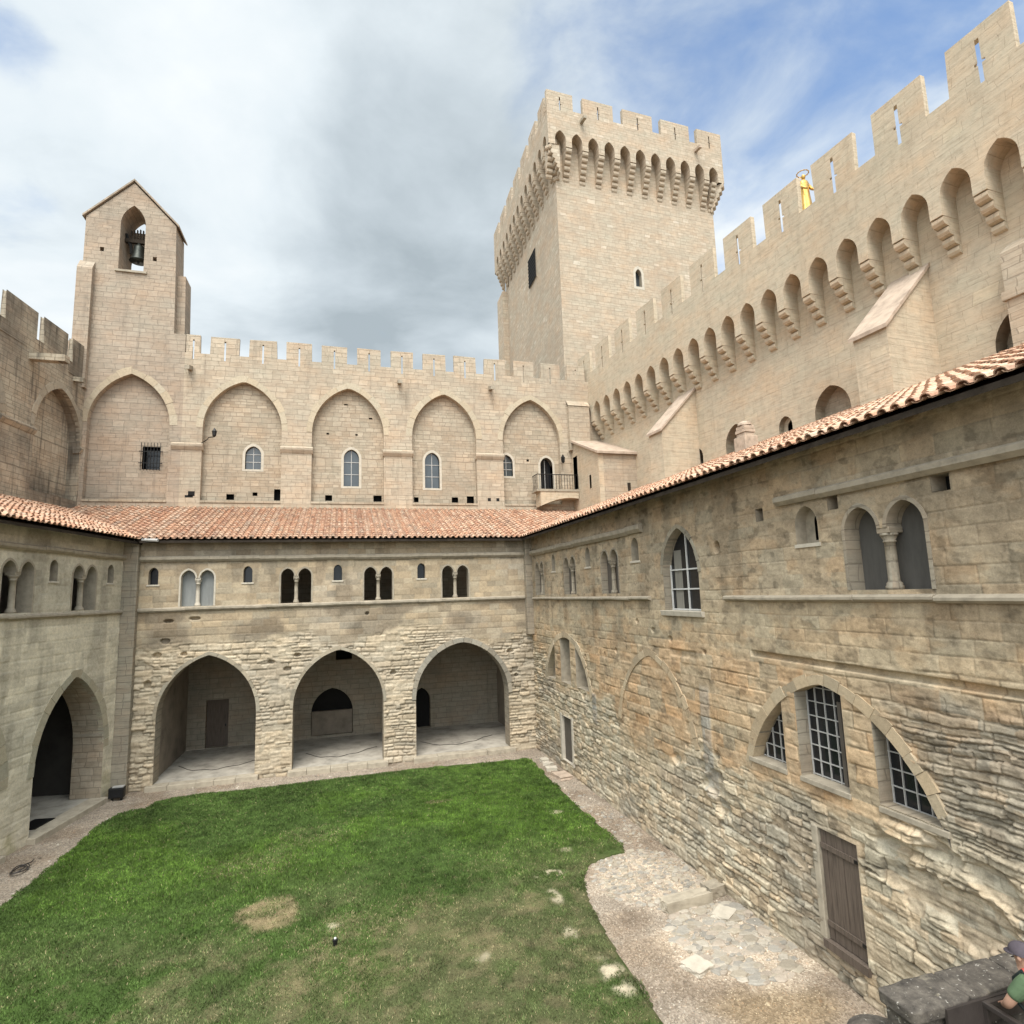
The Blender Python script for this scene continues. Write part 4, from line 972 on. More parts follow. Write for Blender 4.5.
MB().slab(FUB, [(14.3, 16.6), (14.3, 19.6), (15.75, 19.6), (15.75, 16.6)], [], -.05, .35).add([FUB.P(14.25, 19.602, .4), FUB.P(15.8, 19.602, .4), FUB.P(15.8, 20.1, -.05), FUB.P(14.25, 20.1, -.05)], [(0, 1, 2, 3)]).build('flue_stack', 'hall', hw)

# ---- bell tower
bt = empty('bell_tower', (-11.3, 36.2, 12), 'narrow stone bell tower with pointed gable and open arched belfry at left', 'bell tower')
bo = pointed(-11.4, .62, 28.75, 29.92, 25.97, 8); aA = pointed(-11.05, 1.95, 17.2, 20.0, ZB, 14)
out = [(-14.15, 11.8), (-14.15, 21.6), (-13.72, 22.0), (-13.7, 28.93), (-11.45, 31.3), (-9.24, 28.97), (-9.15, 25.4), (-9.1, 22.5), (-8.502, 22.5), (-8.502, 11.8)]
MB().slab(FUB, out, [bo, aA, rect(-12.95, -12.75, 26.95, 27.2), rect(-10.35, -10.15, 26.7, 26.95)], -.4, -.001, back=False).build('wall', 'belfry', bt)
gw = rect(-10.45, -9.6, 14.78, 16.05)
MB().slab(FUB, out, [bo, gw], -1.75, -.401).build('wall_core', 'belfry', bt)
MB().slab(FUB, [(-13, 25), (-13, 29.3), (-10, 29.3), (-10, 25)], [pointed(-11.4, .6, 27.3, 27.95, 25.97, 6)], -1.95, -1.751).build('rear_wall', 'belfry', bt)
gwin = MB().strip(FUB, gw, -.395, -.9).build('window', 'trim', bt); MB().panel(FUB, gw, [], -.88).build('pane', 'glass_dark', gwin)
gb_ = MB()
for k in range(7): gb_.box(-10.5 + k * .155, -10.475 + k * .155, -.3, -.27, 14.7, 16.25, FUB)
gb_.box(-10.6, -9.45, -.33, -.3, 15.1, 15.14, FUB).box(-10.6, -9.45, -.33, -.3, 15.75, 15.79, FUB); gb_.build('grille', 'iron', gwin)
for r in (rect(-12.95, -12.75, 26.95, 27.2), rect(-10.35, -10.15, 26.7, 26.95)): MB().panel(FUB, r, [], -.38).build('putlog_hole', 'dark', bt)
voussoirs(FUB, pointed(-11.05, 1.95, 17.2, 20.0, None, 18), .34, .012, .2, bt, seed=77, n_per=.6, base=(.41, .34, .245), var=.08)
MB().box(-13, -9.1, -.38, .05, 12.93, 13.05, FUB).build('ledge', 'hall_panel', bt)
def btr(x0, x1, o0, o1, z0, z1, z2):
    return MB().hull8([FUB.P(x, z, o) for z, oo in ((z0, (o0, o1)), (z1, (o0, o1))) for o in oo for x in (x0, x1)]).add([FUB.P(x0, z1, o1), FUB.P(x1, z1, o1), FUB.P(x1, z2, o0), FUB.P(x0, z2, o0), FUB.P(x0, z1, o0), FUB.P(x1, z1, o0)], [(0, 1, 2, 3), (0, 3, 4), (1, 5, 2)])
btr(-13.85, -13.12, -.02, .32, 19.0, 25.75, 26.3).build('buttress', 'belfry', bt)
MB().box(-13.98, -13.74, -1.7, -.05, 21.0, 25.9, FUB).build('side_buttress', 'belfry', bt)
MB().hull8([(x, y, z) for z, xx in ((12, (-9.3, -8.45)), (26.2, (-9.3, -8.75))) for y in (35.75, 37.0) for x in xx]).build('side_buttress', 'belfry', bt)
MB().box(-12.15, -10.6, -.3, .1, 25.85, 25.968, FUB).build('sill', 'trim', bt)
rb = MB()
for sgn, (ax, az), (bx, bz) in ((1, (-13.86, 28.86), (-11.45, 31.4)), (-1, (-9.08, 28.9), (-11.45, 31.4))):
    rb.hull8([FUB.P(x, z + dz, o) for dz in (0.0, .12) for o in (-1.85, .1) for x, z in ((ax, az), (bx, bz))])
rb.build('roof', 'belfry', bt)
bell = empty('church_bell', (-11.3, 36.1, 27.0), 'dark bronze bell hanging in the arched opening of the belfry', 'bell')
MB().lathe((-11.3, 36.1, 26.98), [(.46, 0), (.44, .06), (.37, .22), (.31, .45), (.28, .75), (.24, .92), (.1, 1.0), (.09, 1.1)], 20).build('bell_body', 'bronze', bell, smooth=True)
yk = MB().box(-12.0, -10.76, 36.0, 36.2, 28.08, 28.3)
for k in range(6): yk.box(-11.75 + .15 * k, -11.69 + .15 * k, 36.05, 36.15, 28.3, 28.95 - .04 * abs(k - 3))
yk.build('headstock', 'wood_dark', bell)
MB().tube([(-11.98, 36.1, 28.6), (-11.9, 36.1, 28.3), (-11.72, 36.1, 27.9), (-11.68, 36.1, 27.4)], .09, 6).build('ringing_lever', 'iron', bell)
MB().lathe((-11.3, 36.1, 26.85), [(.03, .5), (.035, .2), (.07, .12), (.05, 0)], 8).build('clapper', 'iron', bell)

# ---- left battlemented wall
lw = empty('battlement_wall', (-14, 30, 12), 'weathered grey battlemented wall at far left with blackened worn merlons', 'castle wall', 'battlemented walls')
ars = [pointed(-1.93, 1.84, 15.9, 18.32, 12.9, 12), pointed(-7.85, 1.84, 15.9, 18.32, 12.9, 12), pointed(-13.6, 1.84, 15.9, 18.32, 12.9, 12)]
MB().slab(FUL, [(-18, 11.5), (-18, 19.35), (.3, 19.35), (.3, 11.5)], ars, -.55, 0, back=False).build('wall', 'old', lw)
MB().slab(FUL, [(-18, 11.5), (-18, 19.3), (.3, 19.3), (.3, 11.5)], [], -1.2, -.551).build('arcade_panel', 'old', lw)
sp = [(-17.6, -15.9), (-15.4, -13.7), (-13.2, -11.4), (-10.9, -9.1), (-8.6, -6.7), (-6.2, -4.12), (-3.6, -1.78), (-1.3, .25)]
merlon_units(FUL, lw, sp, 19.352, 19.95, 21.22, -.16, -.002, 'old', None, bevel=.07)
for s0, s1 in ((-5.98, -3.8), (-.12, .5), (-11.75, -9.72)):
    MB().prism([(-.3, 15.45), (.03, 15.45), (.13, 15.62), (.13, 15.72), (.02, 15.8), (-.3, 15.8)], lambda p: FUL.P(s0 - .06, p[1], p[0]), lambda p: FUL.P(s1 + .06, p[1], p[0])).build('impost', 'old', lw)
for a in ars[:2]: voussoirs(FUL, pointed((a[0][0] + a[-1][0]) / 2, 1.84, 15.9, 18.32, None, 14), .3, .012, .2, lw, seed=81, n_per=.5, base=(.36, .31, .235), var=.14)
MB().hull8([FUL.P(-4.3 + a, 19.05 + dz - (.1 if oo > 0 else 0), oo) for dz in (-.2, .12) for oo in (-.1, 1.5) for a in (-.2, .2)]).build('water_spout', 'old', lw)
spout(FUL, lw, -1.0, 19.2, 0, .5, .1, 'old')

# ---- right battlemented wall on corbelled arches
def machicolation(F, parent, apex, pitch, hw_, za, zs, zf, zt, o1, o0, sa, sb, mat):
    """parapet face whose lower edge is a row of little pointed arches, each pier carried by a stepped corbel"""
    edge = []
    for a in sorted(apex):
        edge += [(a - hw_, zf)] + pointed(a, hw_, zs, za, None, 6) + [(a + hw_, zf)]
    out = [(sa, zt), (sa, zf)] + edge + [(sb, zf), (sb, zt)]
    MB().panel(F, out, [], o1).strip(F, [(sa, zf)] + edge + [(sb, zf)], o1, o0, closed=False).build('parapet', mat, parent)
    return sorted(apex)
def corbel_mesh(F, parent, s, w, zf, zb, o1, o0, n, mat, first=None):
    prof = [(0, 0)]; H = (zf - zb) / n; D = (o1 - o0)
    pts = [(0.0, zb)]
    for k in range(n):
        ok = D * (k + 1) / n - .03; z0 = zb + H * k; z1 = z0 + H; r = min(H * .55, .16)
        pts += [(max(.01, ok - r * 1.05), z0 + .005), (ok - r * .4, z0 + r * .22), (ok, z0 + r * .75), (ok, z1 - H * .16), (ok - .07, z1 - H * .04)]
    pts.append((0.0, zf))
    return MB().prism(pts, lambda p: F.P(s - w / 2, p[1], o0 + p[0]), lambda p: F.P(s + w / 2, p[1], o0 + p[0])).build('corbel', mat, parent)
def copy_corbel(src, F, parent, s_from, s_to):
    c = src.copy(); COL.objects.link(c); c.parent = parent; d = F.d * (s_to - s_from); c.location = src.location + d; return c
rw = empty('battlement_wall', (17.5, 20, 12), 'tall bright battlemented wall on the right, its parapet carried on a row of corbelled arches', 'castle wall', 'battlemented walls')
apex = [-1.03 - 1.2465 * k for k in range(25)]
machicolation(FUR, rw, apex, 1.2465, .44, 19.78, 19.1, 18.55, 21.55, 0, -.75, -32, .6, 'pale')
WN = [(-11.1, .72, 13.2, 14.48), (-16.8, .72, 13.2, 14.46), (-13.9, 1.5, 13.2, 14.95), (-19.1, 1.6, 13.2, 15.0), (-25.6, 1.7, 13.2, 15.2)]
wl_ = [light(c, w, z0, z1) for c, w, z0, z1 in WN]
MB().slab(FUR, [(-33, 11.5), (-33, 19.9), (1.5, 19.9), (1.5, 11.5)], wl_, -1.3, -.75, back=False).build('wall', 'pale', rw)
MB().box(-33, 1.5, -1.9, -1.301, 11.5, 19.9, FUR).build('wall_core', 'pale', rw)
for i, L in enumerate(wl_):
    if i < 2:
        w_ = MB().panel(FUR, L, [light(WN[i][0] - .08, .44, 13.3, 14.3)], -1.02).strip(FUR, L, -.747, -1.02).build('window', 'pale', rw); MB().panel(FUR, L, [], -1.28).build('pane', 'glass_dark', w_)
    else:
        w_ = MB().strip(FUR, L, -.747, -1.29).build('window', 'pale', rw); MB().panel(FUR, L, [], -1.28).build('infill', 'hall_panel', w_)
first = corbel_mesh(FUR, rw, apex[0] - .623, .35, 18.55, 17.42, 0, -.75, 4, 'pale')
for a in [apex[0] + .623] + apex[1:]:
    t = a - .623 if a != apex[0] + .623 else a
    copy_corbel(first, FUR, rw, apex[0] - .623, t)
sp = [(-19.2 - 2.5 * k, -17.45 - 2.5 * k) for k in range(-7, 6)][::-1]
merlon_units(FUR, rw, sp, 21.552, 21.95, 23.46, -.2, -.002, 'pale', (21.7, 23.1), .11, cross=True, k=4.0)
for s, zap in ((-10.65, 17.5), (-22.6, 17.52)):
    L1 = 1.42; wd = 1.15
    s_near, s_far = s - wd / 2, s + wd / 2
    if s < -20: L1 = 1.5
    a = [FUR.P(q, z, o) for q in (s_near, s_far) for z, o in ((11.5, -.75), (11.5, -.75 + L1 + .75), (15.3, -.75 + L1 + .75), (zap, -.75))]
    bu = MB().add(a, [(0, 1, 2, 3), (7, 6, 5, 4), (0, 4, 5, 1), (1, 5, 6, 2), (2, 6, 7, 3)]).build('buttress', 'pale', rw)
    e = .09; P0 = (15.3 - .14, -.75 + L1 + .86); P1 = (zap + .02, -.75)
    MB().hull8([FUR.P(q, z + dz, o) for dz in (.03, .16) for z, o in (P0, P1) for q in (s_near - e, s_far + e)]).build('cap', 'cap', bu)
MB().box(-28.5, -25.45, -.74, -.25, 11.5, 16.6, FUR).add([FUR.P(-25.45, 16.602, -.25), FUR.P(-28.5, 16.602, -.25), FUR.P(-28.5, 17.0, -.74), FUR.P(-25.45, 17.0, -.74)], [(0, 1, 2, 3)]).box(-28.5, -25.38, -.74, -.18, 15.2, 15.45, FUR).build('wall_pier', 'hall', rw)

# ---- great corner tower
tw = empty('keep_tower', (22, 46, 12), 'great square stone keep with crenellated overhanging top rising behind the far corner', 'tower')
TA = V((14.33, 36.52)); TBp = V((29.81, 37.29)); TC = V((30.4, 56.0)); TD = V((14.99, 54.87))
FT = Fr(TA, TBp - TA, (.0497, -.9988)); FTL = Fr(TA, TD - TA, (-.9994, .036)); FTR = Fr(TBp, TC - TBp, (.9995, -.0315)); FTK = Fr(TD, TC - TD, (-.073, .9973))
SH = [V((15.15, 37.42)), V((29.85 - .75, 38.1)), V((29.5, 55.0)), V((15.87, 54.0))]
fw = [pointed(6.55, .27, 31.3, 31.75, 30.3, 6)]
FS = Fr(SH[0], SH[1] - SH[0], (.0497, -.9988)); LS_ = (SH[1] - SH[0]).length
MB().panel(FS, [(0, 11), (0, 43.3), (LS_, 43.3), (LS_, 11)], fw, 0).add([(p.x, p.y, z) for p in SH for z in (11, 43.3)], [(2, 3, 5, 4), (4, 5, 7, 6), (6, 7, 1, 0)]).build('wall', 'keep', tw)
w_ = MB().strip(FS, fw[0], -.05, -.4).build('window', 'trim', tw); MB().panel(FS, fw[0], [], -.38).build('pane', 'glass', w_)
MB().slab(FS, pointed(6.55, .45, 31.4, 31.98, 30.1, 6), fw, -.05, .012, back=False).build('surround', 'trim_light', w_)
LF = (TBp - TA).length; LL = (TD - TA).length
apF = [.98 + 1.3525 * k for k in range(11)]; apL = [.95 + 1.345 * k for k in range(13)]
FTs = 40.0
machicolation(FT, tw, apF, 1.35, .43, 41.25, 40.55, FTs, 42.75, 0, -.9, 0, LF, 'keep')
machicolation(FTL, tw, apL, 1.35, .43, 41.25, 40.55, FTs, 42.75, 0, -.85, 0, LL, 'keep')
for F_, L_ in ((FTR, (TC - TBp).length), (FTK, (TC - TD).length)): MB().box(0, L_, -.6, 0, FTs, 42.75, F_).build('parapet', 'keep', tw)
first = corbel_mesh(FT, tw, apF[0] + .676, .46, FTs, 37.75, 0, -.9, 6, 'keep')
for a in apF[1:-1]: copy_corbel(first, FT, tw, apF[0] + .676, a + .676)
corbel_mesh(FT, tw, .3, .46, FTs, 37.75, 0, -.9, 6, 'keep'); corbel_mesh(FT, tw, LF - .95, .4, FTs, 37.75, 0, -.9, 6, 'keep')
dg2 = V((.72, -.69)).normalized(); FD2 = Fr(SH[1], (dg2.y, -dg2.x), dg2)
corbel_mesh(FD2, tw, 0, .5, FTs, 37.75, 1.05, -.1, 6, 'keep')
firstL = corbel_mesh(FTL, tw, apL[0] + .6725, .46, FTs, 37.75, 0, -.85, 6, 'keep')
for a in apL[1:]: copy_corbel(firstL, FTL, tw, apL[0] + .6725, a + .6725)
corbel_mesh(FTL, tw, .28, .46, FTs, 37.75, 0, -.85, 6, 'keep')
ctr = V((SH[0].x, SH[0].y))
dg = V((-.72, -.69)).normalized(); FD = Fr(ctr, (dg.y, -dg.x), dg)
corbel_mesh(FD, tw, 0, .5, FTs, 37.75, 1.15, -.1, 6, 'keep')
spF = [(.0, 2.11), (2.94, 5.5), (6.35, 8.98), (9.77, 12.4), (13.15, LF)]
merlon_units(FT, tw, spF, 42.752, 43.06, 44.4, -.3, -.002, 'keep', (42.9, 44.0), .1, cross=True, ext=0)
spL = [(.82, 2.3)] + [(3.05 + 2.62 * k, 4.95 + 2.62 * k) for k in range(5)] + [(16.2, LL)]
merlon_units(FTL, tw, spL, 42.752, 43.06, 44.4, -.3, -.002, 'keep', (42.9, 44.0), .1, ext=0)
for F_, L_ in ((FTR, (TC - TBp).length), (FTK, (TC - TD).length)):
    n_ = int(L_ / 3.2); merlon_units(F_, tw, [(.7 + 3.3 * k, 3.0 + 3.3 * k) for k in range(n_)], 42.752, 43.06, 44.4, -.6, -.002, 'keep', None)
spout(FT, tw, 2.75, 42.35, 0, .7, .1, 'trim'); spout(FT, tw, 12.9, 42.35, 0, .7, .1, 'cap')
FSL = Fr(SH[0], SH[3] - SH[0], (-.9990, .0434))
lwn = rect(5.75, 7.85, 33.4, 35.9)
w_ = MB().strip(FSL, lwn, .06, .0).panel(FSL, lwn, [], .02).build('window', 'trim', tw); MB().panel(FSL, lwn, [], .03).build('pane', 'panel_brown', w_)
gr_ = MB()
for k in range(9): gr_.box(5.75 + .255 * k, 5.80 + .255 * k, .07, .12, 33.4, 35.9, FSL)
for k in range(8): gr_.box(5.75, 7.85, .12, .17, 33.5 + .32 * k, 33.56 + .32 * k, FSL)
gr_.build('grille', 'iron', w_)
MB().box(15.9, 18.3, -.5, .55, 11, 37.4, FSL).build('turret', 'keep', tw)

# ---- little lean-to turret and balcony in the corner
ax = empty('stair_turret', (15.5, 33, 12), 'small plastered lean-to turret with sloping slab roof in the far right corner', 'turret')
FAX = Fr((14.5, 31.2), (0, 1), (-1, 0)); FAY = Fr((14.5, 31.2), (1, 0), (0, -1))
dr = rect(3.2, 3.86, 13.95, 16.1); sl = rect(1.15, 1.4, 13.62, 14.45); vt = rect(1.75, 2.02, 12.9, 14.0)
MB().slab(FAX, [(0, 11.6), (0, 15.5), (4.1, 17.2), (4.1, 11.6)], [dr, sl], -.3, 0, back=False).build('wall', 'pale', ax)
MB().slab(FAY, [(0.301, 11.6), (0.301, 15.5), (2.6, 15.5), (2.6, 11.6)], [], -.3, 0, back=False).build('wall', 'hall', ax)
MB().hull8([FAY.P(a, z, o) for z, sh in ((12.9, .06), (13.75, 0)) for o in (.0, .05) for a in (1.78 + sh, 1.98 - sh * .3)]).build('doorway_slot', 'wood_dark', ax)
d_ = MB().strip(FAX, dr, .003, -.3).panel(FAX, dr, [], -.25).build('door', 'panel_brown', ax); MB().panel(FAX, rect(3.2, 3.5, 13.97, 15.7), [], -.23).build('door_leaf', 'dark', d_)
s_ = MB().strip(FAX, sl, .003, -.28).build('window', 'trim', ax); MB().panel(FAX, sl, [], -.27).build('pane', 'dark', s_)
MB().hull8([(x, y, z + dz) for dz in (.0, .14) for y, z in ((31.0, 15.46), (35.28, 17.23)) for x in (14.33, 17.2)]).build('roof', 'cap', ax)
bl = empty('balcony', (13, 34.8, 13.8), 'iron railed stone balcony on an arch below the narrow door of the far wall', 'balcony')
MB().box(11.65, 14.48, 34.25, 35.28, 13.72, 13.86).build('slab', 'trim', bl)
seg = [(11.9 + 2.55 * i / 10, 12.7 + .62 * math.sin(math.pi * min(1, .08 + .92 * i / 10) * .62)) for i in range(11)]
FBL = Fr((0, 34.3), (1, 0), (0, -1))
MB().slab(FBL, [(11.9, 13.72), (14.48, 13.72)] + seg[::-1], [], -.95, 0).build('apron_arch', 'pale', bl)
rl = MB().tube([(11.7, 35.2, 14.8), (11.7, 34.3, 14.8), (14.45, 34.3, 14.8)], .03, 6)
for k in range(16): rl.tube([(11.7 + k * .183, 34.3, 13.86), (11.7 + k * .183, 34.3, 14.8)], .016, 5)
for k in range(1, 5): rl.tube([(11.7, 34.3 + k * .2, 13.86), (11.7, 34.3 + k * .2, 14.8)], .016, 5)
rl.build('railing', 'iron', bl)
def wall_lantern(name, label, base, tip, drop, size):
    t = empty(name, base, label, 'lantern')
    b = V(base); p = V(tip)
    MB().tube([b, b.lerp(p, .45) + V((0, 0, .03)), b.lerp(p, .55) + V((0, 0, .12)), p], .035 * size, 6).build('bracket', 'iron', t)
    c = (p.x, p.y, p.z + drop)
    l = MB().lathe(c, [(.05 * size, 0), (.14 * size, .1 * size), (.17 * size, .42 * size), (.2 * size, .44 * size), (.08 * size, .62 * size), (.03 * size, .72 * size)], 6).build('lamp_housing', 'iron', t)
    return t
wall_lantern('wall_lantern', 'black lantern on a bent iron arm at the left edge of a blind arch', (-7.46, 35.2, 16.25), (-6.75, 34.75, 16.5), .0, .7)
wall_lantern('wall_lantern', 'small dark lantern on the far wall between the balcony doors', (13.75, 35.28, 16.0), (13.75, 34.95, 15.95), -.25, .8)

# ---- gilded statue on the church tower beyond
ct = empty('church_tower', (61.5, 61, 0), 'plain square church tower standing hidden behind the right battlements, carrying the gilded statue', 'tower')
MB().box(58.4, 64.4, 58, 64, -.3, 54).build('wall', 'hall', ct)
MB().box(58.1, 64.7, 57.7, 64.3, 54.0, 54.5).build('cornice', 'trim', ct)
MB().box(60, 62.0, 59, 61, 54.5, 57.0).build('pedestal', 'trim', ct)
gs = empty('gilded_statue', (60.9, 60, 57), 'tall gilded robed statue with a star crown beyond a gap in the right battlements', 'statue')
rob = MB(); seg = 28; vs = []; fs = []
prof = [(0, .95, .8), (.8, .9, .75), (2.0, .78, .66), (3.2, .66, .56), (3.9, .6, .5), (4.5, .66, .52), (5.0, .74, .5), (5.35, .62, .42), (5.55, .26, .24), (5.75, .2, .2)]
for z, rx, ry in prof:
    for k in range(seg):
        th = 2 * math.pi * k / seg; f = 1 + .07 * math.sin(th * 7) * (1 if z < 4.2 else .25)
        vs.append((60.9 + rx * f * math.cos(th), 60 + ry * f * math.sin(th), 57 + z))
for i in range(len(prof) - 1):
    for k in range(seg): fs.append((i * seg + k, i * seg + (k + 1) % seg, (i + 1) * seg + (k + 1) % seg, (i + 1) * seg + k))
fs.append(tuple(range(seg))[::-1]); fs.append(tuple(range(len(vs) - seg, len(vs))))
rob.add(vs, fs)
rob.lathe((60.9, 59.95, 62.65), [(.08, 0), (.22, .12), (.28, .35), (.26, .55), (.15, .7), (.03, .75)], 14)
for sg in (-1, 1): rob.tube([(60.9 + sg * .62, 60, 62.05), (60.9 + sg * .85, 59.6, 61.2), (60.9 + sg * .75, 59.15, 60.75), (60.9 + sg * .45, 58.95, 60.6)], [.24, .22, .16, .1], 8)
rob.build('body', 'gold', gs, smooth=True)
cr = MB()
cr.tube([(60.9 + .75 * math.cos(a * math.pi / 9), 60 + .75 * math.sin(a * math.pi / 9), 63.6) for a in range(19)], .06, 6)
for a in range(12): cr.lathe((60.9 + .75 * math.cos(a * math.pi / 6), 60 + .75 * math.sin(a * math.pi / 6), 63.5), [(.02, 0), (.12, .1), (.02, .22)], 5)
cr.tube([(60.9, 60.3, 63.0), (60.9, 60.7, 63.6)], .04, 5)
cr.build('star_crown', 'gold', gs)

# ================================================================== THINGS IN THE COURT
fl = empty('floodlight', (-8.55, 28.35, -.2), 'small black floodlight box standing on the gravel in the far left corner', 'floodlight')
MB().box(-8.82, -8.28, 28.2, 28.5, -.1, .3).build('housing', 'iron', fl, bevel=.03)
MB().box(-8.76, -8.34, 28.185, 28.2, -.03, .22).build('lens', 'glass_dark', fl)
MB().box(-8.7, -8.3, 28.25, 28.45, .3, .34).build('hood', 'lead', fl)
for x in (-8.75, -8.42): MB().box(x, x + .07, 28.3, 28.4, -.22, -.1).build('foot', 'iron', fl)
pts = [(-9.05 + .2 * math.cos(t * .55) * (1 - t * .012), 22.0 + .4 * math.sin(t * .55) * (1 - t * .02), -.13 + .03 * math.sin(t * .9) + .002 * t) for t in range(28)] + [(-8.95, 22.5, -.11), (-9.0, 22.75, -.13)]
tag(cable(pts, .018, name='cable', mat='steel'), 'loose coil of black cable lying on the gravel beside the left wall', 'cable')
mt_ = MB().slab(Fr((-10.25, 25.75), (.1944, .9809), (.9809, -.1944)), [(-.5, 0), (-.5, .02), (.55, .02), (.55, 0)], [], -.35, .35).build('door_mat', 'iron'); tag(mt_, 'black rubber mat lying just inside the left passage arch', 'mat')
sk = empty('sprinkler', (-.07, 14.88, -.12), 'small black sprinkler with a pale top standing in the worn grass', 'sprinkler')
MB().lathe((-.07, 14.88, -.15), [(.045, 0), (.045, .1), (.06, .11), (.06, .15), (.03, .16)], 12).build('body', 'iron', sk)
MB().lathe((-.07, 14.88, .011), [(.028, 0), (.026, .02), (.01, .03)], 10).build('nozzle', 'white', sk)
def rock(name, label, cat, x, y, sx, sy, sz, rot, seed, mat='trim_light', group=None, z=None):
    bm = bmesh.new(); bmesh.ops.create_cube(bm, size=1); bmesh.ops.subdivide_edges(bm, edges=bm.edges[:], cuts=5, use_grid_fill=True)
    rg = random.Random(seed)
    for v in bm.verts:
        p = v.co.copy(); q = V((max(-.44, min(.44, p.x)), max(-.44, min(.44, p.y)), max(-.42, min(.42, p.z))))
        n = float(fbm(np.array([p.x * 3 + seed * 3.1]), np.array([p.y * 3 + p.z * 2.3]), seed)[0]) - .5
        v.co = q + (p - q) * .45 + p.normalized() * n * .22
        v.co.x *= sx; v.co.y *= sy; v.co.z *= sz
    me = bpy.data.meshes.new(name); bm.to_mesh(me); bm.free(); box_uv(me)
    o = bpy.data.objects.new(name, me); COL.objects.link(o); me.materials.append(M[mat])
    o.location = (x, y, (ground_z(x, y) if z is None else z) + sz * .32); o.rotation_euler = (0, 0, rot)
    return tag(o, label, cat, group)
rock('kerb_block', 'long pinkish stone kerb block lying across the gravel by the right wall', 'kerb block', 8.15, 13.85, 1.35, .34, .32, .08, 3, 'kerb')
rock('kerb_block', 'short end of the stone kerb, nearest the rubble wall', 'kerb block', 9.08, 14.1, .5, .4, .34, .2, 5, 'trim')
rock('flagstone', 'square pale flagstone tilted on the gravel below the kerb block', 'flagstone', 7.03, 11.68, .52, .5, .12, .35, 6, 'trim_light')
rock('flagstone', 'pale flagstone beside the wall end of the kerb block', 'flagstone', 8.75, 13.2, .6, .45, .1, .6, 7, 'trim_light')
rock('flagstone', 'flat slab lying below the narrow dark door in the far right corner', 'flagstone', 8.95, 24.4, .62, .95, .16, .1, 8, 'cap')
for i, (x, y, sz_, lb) in enumerate(((9.0, 26.9, .38, 'pale loose stone at the foot of the right wall, farthest of the row'), (8.95, 26.2, .34, 'pale loose stone in the corner row, second from the far end'), (8.85, 25.5, .42, 'flat loose stone nearest to the slab by the narrow dark door'))):
    rock('loose_stone', lb, 'stone', x, y, sz_, sz_ * 1.2, .16, i * .7, 20 + i, 'trim_light', 'loose stones along the right wall')
# cobbled patches of the old pavement
def paving(name, cx, cy, rx, ry, n, seed, smin, smax):
    rg = random.Random(seed); mb = MB(); tints = []
    for i in range(n):
        a = rg.uniform(0, 2 * math.pi); r = math.sqrt(rg.random()); x = cx + rx * r * math.cos(a); y = cy + ry * r * math.sin(a)
        if x > 9.38 or inside(LAWN, np.array([x]), np.array([y]))[0]: continue
        s = rg.uniform(smin, smax); k = rg.randint(5, 7); th0 = rg.uniform(0, 6)
        z = ground_z(x, y) + rg.uniform(-.045, .008); p = []; h = rg.uniform(.01, .04); sq = rg.uniform(.5, 1)
        for j in range(k):
            th = th0 + 2 * math.pi * j / k; rr = s * rg.uniform(.75, 1.15); p.append((x + rr * math.cos(th), y + rr * math.sin(th) * sq))
        b = len(mb.v)
        mb.add([(q[0], q[1], z - .05) for q in p] + [(q[0], q[1], z + h * .6) for q in p] + [(x + (q[0] - x) * .8, y + (q[1] - y) * .8, z + h + rg.uniform(0, .008)) for q in p],
               [tuple(range(2 * k, 3 * k))] + [(j, (j + 1) % k, k + (j + 1) % k, k + j) for j in range(k)] + [(k + j, k + (j + 1) % k, 2 * k + (j + 1) % k, 2 * k + j) for j in range(k)])
        f = rg.uniform(.8, 1.15); g_ = rg.choice([(.33, .285, .22), (.35, .295, .235), (.29, .265, .225), (.36, .32, .26)])
        tints += [(g_[0] * f, g_[1] * f, g_[2] * f)] * (len(mb.v) - b)
    o = mb.build(name, 'vous', tints=np.array(tints)); return tag(o, kind='structure')
paving('paving', 8.0, 15.5, 1.5, 1.7, 1100, 3, .03, .11)
paving('paving', 8.3, 12.4, 1.2, 1.6, 520, 4, .05, .22)
paving('paving', 8.5, 19.5, .75, 3.2, 300, 5, .03, .09)
